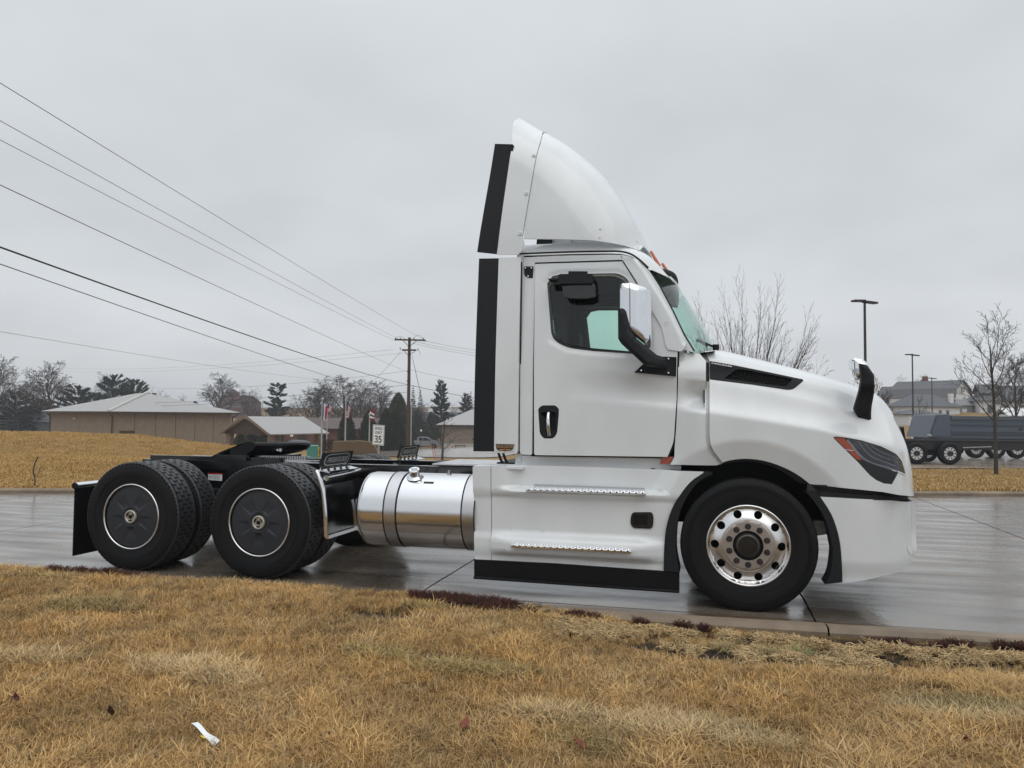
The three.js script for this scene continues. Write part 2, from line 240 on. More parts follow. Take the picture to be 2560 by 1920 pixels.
part(truck, 'gap_seal', panel([[-1.813,2.757],[-1.8,2.757],[-1.807,1.149],[-1.823,1.149]], -.135, {}), mats.black);
part(truck, 'gap_seal', panel([[-1.708,2.754],[-1.695,2.753],[-1.7,1.139],[-.604,1.146],[-.553,1.264],[-.533,1.606],[-.525,1.983],[-.511,1.983],[-.516,1.606],[-.536,1.257],[-.59,1.135],[-1.714,1.129]], (x, y) => zCab(x, y) - .022, { e: .1 }), mats.black);
part(truck, 'gap_seal', panel([[-1.703,2.759],[-.973,2.751],[-.97,2.737],[-1.703,2.745]], (x, y) => zCab(x, y) + .001, { e: .1 }), mats.black);

// doors
const winOut = [[-1.593,2.574,0],[-1.55,2.633,0],[-1.477,2.649,.05],[-1.005,2.639,.1],[-.927,2.596,.06],[-.81,2.334],[-.764,2.145],[-.752,2.004,.03],[-.784,1.963,.03],[-.889,1.97],[-1.196,1.995],[-1.413,2.024,.1],[-1.545,2.099,.12]];
const winIn = (() => { const cx = winOut.reduce((s, p) => s + p[0], 0) / winOut.length, cy = winOut.reduce((s, p) => s + p[1], 0) / winOut.length; return winOut.map(p => [p[0] + (p[0] > cx ? -.022 : .022), p[1] + (p[1] > cy ? -.022 : .022), (p[2] || 0)]); })();
const doorOut = [[-1.696,2.743,.01],[-.967,2.734],[-.721,2.322],[-.524,1.982],[-.528,1.835],[-.532,1.605],[-.554,1.264,.05],[-.603,1.148],[-1.681,1.141,.02]];
const zDoor = (x, y) => zCab(x, y) + .004 + .010 * smooth(0, .05, segDist(x, y, [...winOut, winOut[0]].map(p => [p[0], p[1]]))) ;
const hShape = [[-1.65,1.521,.01],[-1.62,1.551,.02],[-1.503,1.552,.02],[-1.475,1.522,.01],[-1.477,1.467],[-1.489,1.324,.02],[-1.519,1.279,.03],[-1.606,1.278,.03],[-1.635,1.322,.02]];
function makeDoor(side) {
  const d = grp(truck, 'door'), m = side ? mirror : g => g;
  part(d, 'door_panel', m(panel(doorOut, zDoor, { e: side ? .08 : .018, t: .03, holes: [winOut, hShape] })), mats.paint);
  part(d, 'window_seal', m(panel(winOut, (x, y) => zDoor(x, y) - .004, { e: .08, t: .03, holes: [winIn] })), mats.gloss);
  part(d, 'window', m(panel(winIn, (x, y) => zCab(x, y) - .015, { e: .12 })), mats.glass);
  if (side) { part(d, 'inner_panel', mirror(panel([[-1.86, 1.1], [-.45, 1.1], [-.5, 1.95], [-.88, 2.84], [-1.86, 2.84]], -.215, { holes: [winOut.map(p => [lerp(p[0], -1.2, -.04), lerp(p[1], 2.3, -.05), p[2] || 0])], t: .01 })), mats.cabin); return; }
  part(d, 'inner_panel', panel([...doorOut.slice(3), [-.6, 1.98]].map(p => [p[0], Math.min(p[1], 1.95)]), -.2, {}), mats.cabin);
  const h = part(d, 'handle_recess', [panel(hShape, zDoor, { e: .1, holes: [[[-1.627,1.495,.02],[-1.496,1.496,.02],[-1.509,1.33,.03],[-1.616,1.329,.03]]] }), panel(hShape, (x, y) => zDoor(x, y) - .045, { e: .2 }), panel(hShape, (x, y) => zDoor(x, y) - .001, { e: .05, t: .045, holes: [hShape.map(p => [lerp(p[0], -1.6, .03), lerp(p[1], 1.4, .03)])] })], mats.blackMatt);
  part(d, 'lock', cyl(.012, .012, .012, 14, [-1.56,1.525].flat()[0], 0, 0, 'z').translate(0, 1.5, CAB + .012), mats.bolt).position.set(0, 0, 0);
  part(d, 'door_handle', tube([[-1.562,1.486],[-1.561,1.448],[-1.559,1.401],[-1.557,1.353],[-1.555,1.304]].map((p, i) => [p[0], p[1], CAB + [.012, .034, .04, .034, .012][i]]), .015, 20, 10), mats.chrome);
}
makeDoor(0); makeDoor(1);
part(truck, 'hinge_plate', panel([[-1.797,2.729],[-1.718,2.726],[-1.721,2.626],[-1.757,2.628,.02],[-1.794,2.65,.02]], -.122 + tumble(2.7) , { t: .01 }), mats.blackMatt);
for (const p of [[-1.785,2.715],[-1.732,2.713],[-1.76,2.644]]) part(truck, 'screw', cyl(.006, .006, .008, 10, p[0], p[1], -.118 + tumble(2.7), 'z'), mats.chrome);
{ // look-down mirror over the window
  const m = grp(truck, 'look_down_mirror'); const q = [[-1.469,2.617],[-1.19,2.607],[-1.197,2.531],[-1.167,2.518],[-1.168,2.431],[-1.243,2.413],[-1.361,2.417],[-1.421,2.444],[-1.436,2.504],[-1.466,2.514]];
  part(m, 'bracket', panel([[-1.414,2.67,.005],[-1.254,2.663,.005],[-1.253,2.622],[-1.414,2.628]], -.17, { t: .02 }), mats.blackMatt);
  part(m, 'housing', [panel([[-1.459,2.617,.01],[-1.198,2.61,.01],[-1.191,2.605],[-1.195,2.532,.01],[-1.472,2.538,.02],[-1.47,2.589,.01]], (x, y) => .0 - .05 * smooth(2.62, 2.70, y), { e: .03, t: .13 }), bx(.2, .012, .13, -1.45, 2.578, -.07)], mats.blackMatt);
  part(m, 'mirror_glass', panel([[-1.442,2.524],[-1.175,2.539,.02],[-1.171,2.439,.02],[-1.239,2.421,.02],[-1.382,2.423,.03],[-1.43,2.447,.02]], (x, y) => -.04 - .2 * (x + 1.43) ** 2, { e: .05, t: .06 }), mats.gloss);
}
// A pillar deflector
part(truck, 'pillar_deflector', panel([[-.979,2.758,.01],[-.854,2.758],[-.764,2.641],[-.664,2.474],[-.563,2.292],[-.479,2.112],[-.462,2.06],[-.465,2.012,.02],[-.49,1.981,.02],[-.599,1.998,.02],[-.617,2.038],[-.633,2.121],[-.647,2.179],[-.732,2.331],[-.858,2.578],[-.963,2.744]], (x, y) => zCab(x, y) + .028 - .05 * smooth(.04, 0, segDist(x, y, [[-.854,2.758],[-.764,2.641],[-.664,2.474],[-.563,2.292],[-.479,2.112],[-.462,2.06]])) ** 2, { e: .015, t: .03 }), mats.paint);
part(truck, 'tool_mark', new THREE.TorusGeometry(.016, .0012, 6, 20).translate([-.611,2.206].flat()[0], [-.611,2.206].flat()[1], zCab(-.6, 2.2) + .03), mats.paintDull);
// windscreen
{
  const E0 = [[-.397,1.989],[-.479,2.136],[-.571,2.334],[-.682,2.553],[-.74,2.673]], S0 = [[-.232,2.064],[-.32,2.221],[-.445,2.448],[-.546,2.621],[-.597,2.718]];
  const surf = (inset, dz, n = 14, zfn = null) => { const p = [], u = [], id = []; for (let i = 0; i < 5; i++) for (let k = 0; k <= n; k++) { const t = k / n * 2 - 1, q = 1 - Math.abs(t) ** 2.3; const e = E0[i], s = S0[i]; p.push(lerp(e[0], s[0] + .02, q), lerp(e[1], s[1] + .02, q), -1.22 - t * (.95 - .02 * i)); u.push(k / n, i / 4); } for (let i = 0; i < 4; i++) for (let k = 0; k < n; k++) { const a = i * (n + 1) + k; id.push(a, a + 1, a + n + 1, a + 1, a + n + 2, a + n + 1); } const g = new THREE.BufferGeometry(); g.setAttribute('position', new THREE.Float32BufferAttribute(p, 3)); g.setAttribute('uv', new THREE.Float32BufferAttribute(u, 2)); g.setIndex(id); g.computeVertexNormals(); return g; };
  part(truck, 'windscreen', surf(), mats.glass);
  const seal = [...E0.map((p, i) => [p[0] - .012, p[1], -.275 - .02 * (4 - i) * -1 * .2]), ...Array.from({ length: 9 }, (_, k) => { const t = -(k + 1) / 10 * 2 + 1, q = 1 - Math.abs(t) ** 2.3; return [lerp(E0[4][0], S0[4][0] + .02, q), lerp(E0[4][1], S0[4][1] + .02, q) + .012, -1.22 + t * .87]; })];
  part(truck, 'windscreen_seal', tube(seal, .022, 50, 7), mats.rubber);
  part(truck, 'wiper', [tube([[-.2,2.044],[-.261,2.071],[-.313,2.094],[-.387,2.118]].map(p => [p[0], p[1], -.62]), .010, 16, 5), tube([[-.292,2.067],[-.344,2.103],[-.385,2.12]].map(p => [p[0] + .002, p[1] + .004, -.615]), .014, 10, 5), cyl(.028, .028, .05, 10, ...[-.222,2.056], -.62, 'y')], mats.black);
}
// marker lamps on the roof edge
const markerMat = M({ color: [.52, .12, .03], roughness: .25, clearcoat: .8 });
for (const [a, z] of [[[[-.753,2.853],[-.686,2.74]], -.44], [[[-.677,2.821],[-.609,2.72]], -.82], [[[-.677,2.821],[-.609,2.72]], -1.62], [[[-.753,2.853],[-.686,2.74]], -2.0]]) { const [p, q] = a; const L = Math.hypot(q[0] - p[0], q[1] - p[1]); part(truck, 'marker_lamp', new THREE.CapsuleGeometry(.013, L, 6, 12).rotateZ(Math.atan2(q[1] - p[1], q[0] - p[0]) - Math.PI / 2).translate((p[0] + q[0]) / 2, (p[1] + q[1]) / 2 + .004, z), markerMat); }

// cowl side between door and hood
const cowlOut = [[-.518,1.981],[-.356,1.973],[-.306,1.911],[-.306,1.741],[-.301,1.513],[-.309,1.475],[-.307,1.279],[-.287,1.201],[-.2,1.099],[-.23,1.089],[-.583,1.086],[-.55,1.146],[-.548,1.216],[-.536,1.374],[-.528,1.533],[-.52,1.772]];
const zCowl = (x, y) => { const u = 1.9, c = at(lineC, x); let z = -.13 - (y > 1.8 ? .06 * smooth(1.8, 2.0, y) : 0) + hollow(x, y, .024 + .085 * smooth(-.52, -.3, x)); const r = Math.hypot(x, y - .488); { const b = .80 - r; z -= b > .02 ? .04 * b / .13 : b > -.02 ? .04 / .13 * (b + .02) ** 2 / .08 : 0; } return z + .06 * smooth(1.66, 1.5, y) * smooth(-.55, -.3, x); };
for (const f of [g => g, mirror]) part(truck, 'cowl_panel', f(panel(cowlOut, zCowl, { e: .016, t: .04 })), mats.paint);
part(truck, 'cowl_top', bridge([[-.532,1.983],[-.357,1.976],[-.236,1.992]], -.2, 0, 2), mats.black);
part(truck, 'side_marker', panel([[-.643,1.145],[-.558,1.149],[-.587,1.091],[-.663,1.089]], -.135, { t: .05 }), mats.amber);

// hood with fenders
const hoodSil = [...spl([[-.318,2.008],[-.193,2.013],[-.044,1.977],[.142,1.927],[.382,1.861],[.571,1.807],[.739,1.75],[.858,1.706],[.976,1.657],[1.075,1.592],[1.137,1.524],[1.163,1.458],[1.19,1.361],[1.215,1.245],[1.24,1.1],[1.253,.965],[1.258,.873]], 60)];
const hoodOut = [...hoodSil, ...[[.944,.927],[.687,.947],[.453,.967]], ...spl([[.45,.969],[.361,1.037],[.245,1.096],[.119,1.135],[-.009,1.147],[-.119,1.134],[-.183,1.114]], 16), ...[[-.266,1.223,.05],[-.281,1.3,.05]], ...[[-.279,1.73]], ...[[-.278,1.913]]];
const headLampZone = [];
function zHood(x, y) {
  const c = at(lineC, x), u = at(lineU, x), d = segDist(x, y, hoodSil);
  let z = -.045 - .15 * smooth(c - .02, u + .12, y) + hollow(x, y, .034 * smooth(1.15, .6, x));
  const r = Math.hypot(x, y - .488); { const b = .80 - r; z -= b > .02 ? .04 * b / .13 : b > -.02 ? .04 / .13 * (b + .02) ** 2 / .08 : 0; }
  const k = smooth(.95, 1.15, x);
  z += roundOff(d, lerp(.15, .34, k), lerp(.22, .5, k));
  return z;
}
const vent = [[-.276,1.912],[-.092,1.877],[.171,1.82],[.384,1.772],[.422,1.764,.01],[.427,1.752,.01],[.374,1.706],[.348,1.686,.02],[.31,1.68,.02],[.04,1.722],[-.277,1.763]];
const lampOut = [[.611,1.319,.01],[.627,1.329,.01],[.701,1.321],[.805,1.303],[.943,1.259],[1.045,1.205],[1.095,1.151],[1.12,1.088],[1.131,1.037],[1.054,1.066],[1.01,.984],[.957,.988],[.906,1.011],[.863,1.045],[.778,1.144]];
part(truck, 'hood', [panel(hoodOut, zHood, { e: .015, t: .03, holes: [vent, lampOut] }), mirror(panel(hoodOut, zHood, { e: .07, t: .03 })), bridge(hoodSil.slice(0, 34), zHood, .03), bridge(hoodSil.slice(33), zHood, .03)], mats.paint);
part(truck, 'hood_seam', panel([[-.307,1.978],[-.281,1.914],[-.282,1.298],[-.267,1.222],[-.179,1.106],[-.199,1.096],[-.286,1.198],[-.307,1.276],[-.309,1.485],[-.299,1.511],[-.304,1.913],[-.355,1.975]], (x, y) => zHood(x + .03, y) - .035, { e: .06 }), mats.paintDull);
part(truck, 'hood_edge', panel([[-.314,1.755],[-.277,1.755],[-.278,1.503],[-.314,1.507]], (x, y) => zHood(x + .02, y) - .05, { e: .05 }), mats.paint);
{ // vent panel
  const v = grp(truck, 'hood_vent'); const zz = (x, y) => zHood(x, y) + .003;
  const mesh = [[-.073,1.843],[-.012,1.841],[.347,1.766,.01],[.295,1.706,.01],[-.169,1.77,.01]];
  part(v, 'vent_panel', panel(vent, zz, { e: .05, t: .03, holes: [mesh] }), mats.blackMatt);
  part(v, 'vent_back', panel(mesh, (x, y) => zHood(x, y) - .03, { e: .1 }), mats.black);
  const bars = []; const A = mesh.map(p => [p[0], p[1]]); for (let i = 0; i < 5; i++) { const a = [lerp(mesh[0][0], mesh[4][0], (i + .5) / 5), lerp(mesh[0][1], mesh[4][1], (i + .5) / 5)], b = [lerp(mesh[2][0], mesh[3][0], (i + .5) / 5), lerp(mesh[2][1], mesh[3][1], (i + .5) / 5)]; bars.push(bar([a[0], a[1], zHood(a[0], a[1]) - .012], [b[0], b[1], zHood(b[0], b[1]) - .012], .0045, 4)); for (let k = 0; k < 13; k++) { const t = (k + .5 + (i % 2) * .5) / 13.5, x = lerp(a[0], b[0], t), y = lerp(a[1], b[1], t); bars.push(bar([x, y + .014, zHood(x, y) - .014], [x - .006, y - .014, zHood(x, y) - .014], .004, 4)); } }
  part(v, 'vent_mesh', bars, mats.black);
  const tt = canvasTex(512, 96, (c, w, h) => { c.fillStyle = '#0c0c0d'; c.fillRect(0, 0, w, h); c.fillStyle = '#f2f2f2'; c.font = 'italic bold 84px sans-serif'; c.textBaseline = 'middle'; c.save(); const m = c.measureText('CASCADIA').width; c.scale(496 / m, .92); c.fillText('CASCADIA', 4, 54); c.restore(); });
  const A0 = [[-.267,1.905],[-.104,1.873],[-.106,1.857],[-.269,1.889]]; const zt = (x, y) => zHood(x, y) + .006; const g = new THREE.BufferGeometry();
  const q = A0; g.setAttribute('position', new THREE.Float32BufferAttribute([...q[3], zt(...q[3]), ...q[2], zt(...q[2]), ...q[1], zt(...q[1]), ...q[0], zt(...q[0])], 3)); g.setAttribute('uv', new THREE.Float32BufferAttribute([0, 0, 1, 0, 1, 1, 0, 1], 2)); g.setIndex([0, 1, 2, 0, 2, 3]); g.computeVertexNormals();
  part(v, 'name_plate', g, M({ map: tt, roughness: .35 }));
}
function makeHeadlamp(side) {
  const h = grp(truck, 'headlight'), m = side ? mirror : g => g;
  const zl = (x, y) => zHood(x, y) - .004;
  const am = [[.616,1.319,.01],[.629,1.325],[.694,1.315],[.811,1.156],[.776,1.159]], lens = [[.702,1.313],[.807,1.299],[.945,1.255],[1.044,1.201],[1.094,1.146],[1.119,1.086],[1.128,1.042],[1.054,1.071],[.909,1.12],[.823,1.153]];
  part(h, 'lamp_back', m(panel(lampOut, (x, y) => zl(x, y) - .05, { e: .08 })), M({ color: [.05, .05, .055], roughness: .4, metalness: .5 }));
  part(h, 'lamp_rim', m(panel(lampOut, zl, { e: .05, t: .05, holes: [[[.618,1.319],[.63,1.325],[.695,1.316],[.807,1.299],[.945,1.255],[1.044,1.201],[1.094,1.146],[1.119,1.086],[1.128,1.042],[1.054,1.071],[.909,1.12],[.823,1.153],[.778,1.158]]] })), mats.gloss);
  part(h, 'indicator', m(panel(am, (x, y) => zl(x, y) - .003, { e: .05 })), mats.amber);
  part(h, 'reflector_tag', m(panel([[.694,1.235],[.754,1.227],[.75,1.221],[.694,1.23]], (x, y) => zl(x, y) + .001, { e: .1 })), mats.chrome);
  part(h, 'reflector', m(panel(lens, (x, y) => zl(x, y) - .03 - .008 * Math.sin(x * 55 + y * 80), { e: .02 })), M({ color: [.16, .165, .18], metalness: .8, roughness: .35 }));
  part(h, 'light_tube', m(merge([tube([[.713,1.305],[.754,1.248],[.823,1.165],[.875,1.134],[.961,1.108],[1.046,1.077],[1.123,1.045]].map(p => [p[0], p[1], zl(p[0], p[1]) - .012]), .010, 40, 6), tube([[.79,1.297],[.824,1.24],[.875,1.184],[.944,1.153],[1.046,1.116]].map(p => [p[0], p[1], zl(p[0], p[1]) - .02]), .004, 30, 5), tube([[.833,1.285],[.867,1.24],[.91,1.204],[.978,1.172],[1.064,1.142]].map(p => [p[0], p[1], zl(p[0], p[1]) - .02]), .004, 30, 5), tube([[.876,1.269],[.91,1.239],[.953,1.214],[1.013,1.191],[1.081,1.164]].map(p => [p[0], p[1], zl(p[0], p[1]) - .02]), .004, 30, 5)])), M({ color: [.7, .72, .75], roughness: .3 }));
  part(h, 'lens', m(panel(lens, zl, { e: .05 })), M({ color: [.45, .47, .52], transmission: .9, thickness: 0, roughness: .03 }));
}
makeHeadlamp(0);
part(truck, 'grille', bx(.02, .5, 1.3, 1.235, 1.15, -1.22, 0, 0, .12), mats.black);

// hood mirror
{
  const m = grp(truck, 'hood_mirror');
  const arm = [[.776,1.86],[.824,1.852,.02],[.87,1.778],[.882,1.557],[.897,1.438],[.802,1.468],[.766,1.538],[.771,1.612],[.786,1.76]];
  const zArm = (x, y) => lerp(-.12, .12, smooth(1.44, 1.72, y));
  part(m, 'mirror_arm', panel(arm, (x, y) => zArm(x, y) - .35 * roundOff(0, 1, 0) - .02 * smooth(.02, 0, segDist(x, y, [...arm, arm[0]])), { e: .02, t: .06 }), mats.blackMatt);
  const c = [[.738,1.901],[.768,1.911],[.81,1.905],[.852,1.868],[.875,1.822],[.878,1.767],[.842,1.749],[.766,1.751],[.749,1.763],[.739,1.823]];
  part(m, 'mirror_shell', panel(c, (x, y) => .05 + roundOff(segDist(x, y, [...c, c[0]]), .05, .06), { e: .012, t: .12 }), mats.chrome);
}
// door mirror
{
  const m = grp(truck, 'door_mirror');
  const hd = [[-.951,2.475,.02],[-.935,2.497,.02],[-.867,2.498],[-.737,2.461,.03],[-.72,2.423,.02],[-.718,2.048,.02],[-.757,2.02,.05],[-.833,2.079],[-.95,2.153,.02]];
  part(m, 'mirror_shell', panel(hd, (x, y) => .2 + roundOff(segDist(x, y, [...hd, hd[0]].map(p => [p[0], p[1]])), .06, .05) - .10 * smooth(-.9, -.68, x) ** 2, { e: .018, t: .1 }), mats.chromeWet);
  part(m, 'mirror_seam', panel([[-.874,2.479],[-.869,2.478],[-.866,2.169],[-.872,2.169]], (x, y) => .203 - .10 * smooth(-.9, -.68, x) ** 2, { e: .1 }), mats.black);
  part(m, 'mirror_rim', panel([[-.725,2.098],[-.719,2.053,.02],[-.723,1.998,.03],[-.747,1.989,.02],[-.777,2.019],[-.739,2.025]], .1, { t: .05 }), mats.gloss);
  const arm = [[-.961,2.292,.01],[-.923,2.295,.01],[-.9,2.271],[-.858,2.117],[-.818,2.058],[-.676,1.946],[-.599,1.927],[-.599,1.844],[-.751,1.855],[-.775,1.87],[-.94,2.026,.06],[-.959,2.062]];
  const zA = (x, y) => lerp(-.06, .235, smooth(-.56, -.83, x)) - .03 * smooth(.03, 0, segDist(x, y, [...arm, arm[0]].map(p => [p[0], p[1]])));
  part(m, 'mirror_arm', panel(arm, zA, { e: .025, t: .08 }), mats.blackMatt);
  part(m, 'mirror_base', panel([[-.788,1.886,.02],[-.647,1.941],[-.532,1.937],[-.535,1.784],[-.861,1.817]], (x, y) => -.075 - .03 * smooth(.03, 0, Math.abs(x + .55)), { e: .05, t: .06 }), mats.blackMatt);
  for (const p of [[-.805,1.832],[-.592,1.924],[-.592,1.812]]) part(m, 'screw', cyl(.006, .006, .008, 10, p[0], p[1], -.07, 'z'), mats.chrome);
}

// roof fairing, side extenders
{
  const cut = [[-1.696,3.994] , ...[[-1.699,3.926]], ...[[-1.696,3.832]], ...[[-1.727,3.53],[-1.76,3.284],[-1.787,3.095],[-1.803,2.972]]];
  const topF = spl([[-1.719,4.038],[-1.509,3.901],[-1.342,3.758],[-1.178,3.592],[-1.073,3.445],[-.981,3.299],[-.89,3.131],[-.833,2.976],[-.815,2.929]], 30);
  const topR = spl([[-1.969,4.156],[-1.961,4.17],[-1.949,4.177],[-1.925,4.171],[-1.819,4.099],[-1.714,4.03]], 14);
  const sil = [...topR, ...topF.slice(1)];
  const zF = (x, y) => -.15 - .10 * smooth(2.9, 4.1, y) + roundOff(segDist(x, y, sil), .45, .42);
  const zR = (x, y) => zF(x, y) + .010;
  const F0 = [...topF, ...[[-.84,2.855],[-.957,2.882],[-1.204,2.915],[-1.479,2.937],[-1.792,2.958]], ...cut.slice().reverse().slice(1)];
  const R0 = [...topR, ...cut.slice(1), ...[[-1.785,2.913],[-1.804,2.863],[-1.824,2.821],[-2.022,2.83]], ...[[-1.922,3.809]], ...[[-1.931,3.865]], ...[[-1.94,3.949]], ...[[-1.951,4.047]], ...[[-1.956,4.114]]];
  const f = grp(truck, 'roof_fairing');
  part(f, 'fairing_shell', [panel(F0, zF, { e: .03, t: .02 }), mirror(panel(F0, zF, { e: .06, t: .02 })), bridge(topF, zF, .03)], mats.paint);
  part(f, 'fairing_trim', [panel(R0, zR, { e: .03, t: .014 }), mirror(panel(R0, zR, { e: .06, t: .014 })), bridge(topR, zR, .03)], mats.paint);
  part(f, 'seam', panel([...cut.slice(1).map(p => [p[0] + .004, p[1]]), ...cut.slice(1).reverse().map(p => [p[0] - .006, p[1]])], (x, y) => zF(x, y) + .002, { e: .03 }), M({ color: [.25, .25, .25], roughness: .6 }));
  for (const p of [[-1.731,3.685],[-1.779,3.347],[-1.824,2.999]]) { part(f, 'bolt_dish', new THREE.TorusGeometry(.015, .005, 8, 18).translate(p[0], p[1], zR(...p) + .001), mats.paint); part(f, 'bolt', cyl(.009, .009, .012, 10, p[0], p[1], zR(...p) + .003, 'z'), mats.steel); }
  for (const p of [[-1.15,3.014],[-1.152,2.942],[-.868,2.939],[-.854,2.876]]) part(f, 'bolt', cyl(.008, .008, .012, 10, p[0], p[1], zF(...p) + .002, 'z'), mats.steel);
  const ext = [[-2.075,3.82],[-1.905,3.802,.02],[-2.038,2.843],[-2.208,2.868]];
  for (const f of [g => g, mirror]) part(truck, 'roof_extender', f(panel(ext, (x, y) => -.17 - .06 * smooth(2.9, 3.8, y), { e: .2, t: .02 })), mats.blackMatt);
  const side = [[-2.008,2.804],[-1.813,2.799],[-1.818,1.15,.03],[-2.02,1.155,.04]];
  const zS = (x, y) => -.09 + tumble(y) * .7;
  for (const f of [g => g, mirror]) part(truck, 'side_extender', f(panel(side, zS, { e: .15, t: .06 })), mats.paint);
  const blk = [[-2.186,2.806],[-2.011,2.801],[-2.025,1.164],[-2.204,1.162]];
  for (const f of [g => g, mirror]) part(truck, 'extender_flap', f(panel(blk, (x, y) => zS(x, y) - .012, { e: .15, t: .015 })), mats.blackMatt);
  // dealer decal
  const t = canvasTex(512, 210, (c, w, h) => { c.fillStyle = '#c9cbca'; c.fillRect(0, 0, w, h); c.fillStyle = '#2c1a10'; c.beginPath(); c.moveTo(6, 6); c.lineTo(506, 6); c.lineTo(480, 128); c.lineTo(420, 180); c.lineTo(290, 186); c.lineTo(258, 206); c.lineTo(225, 186); c.lineTo(70, 180); c.lineTo(14, 128); c.fill(); c.fillStyle = '#b59a6c'; c.font = 'bold 112px serif'; c.textBaseline = 'middle'; c.save(); const a = 'TRUCK COUNTRY', m = c.measureText(a).width; c.scale(476 / m, 1.0); c.fillText(a, 22 * m / 476, 68); c.restore(); c.fillStyle = '#a88a55'; c.fillRect(90, 138, 130, 26); c.fillRect(290, 138, 130, 26); c.fillStyle = '#b4482a'; c.beginPath(); c.arc(256, 152, 32, 0, 7); c.fill(); });
  const q = [[-2.006,1.23],[-1.842,1.229],[-1.848,1.163],[-2.002,1.163]]; const g = new THREE.BufferGeometry(); g.setAttribute('position', new THREE.Float32BufferAttribute([...q[3], -.087, ...q[2], -.087, ...q[1], -.087, ...q[0], -.087], 3)); g.setAttribute('uv', new THREE.Float32BufferAttribute([0, 0, 1, 0, 1, 1, 0, 1], 2)); g.setIndex([0, 1, 2, 0, 2, 3]); g.computeVertexNormals();
  part(truck, 'decal', g, M({ map: t, roughness: .4 }));
  part(truck, 'air_horn', cyl(.03, .05, .35, 10, -1.3, 2.97, -.9, 'x'), mats.black); part(truck, 'roof_bracket', bx(.28, .035, .1, -1.55, 2.955, -.6), mats.black);
}

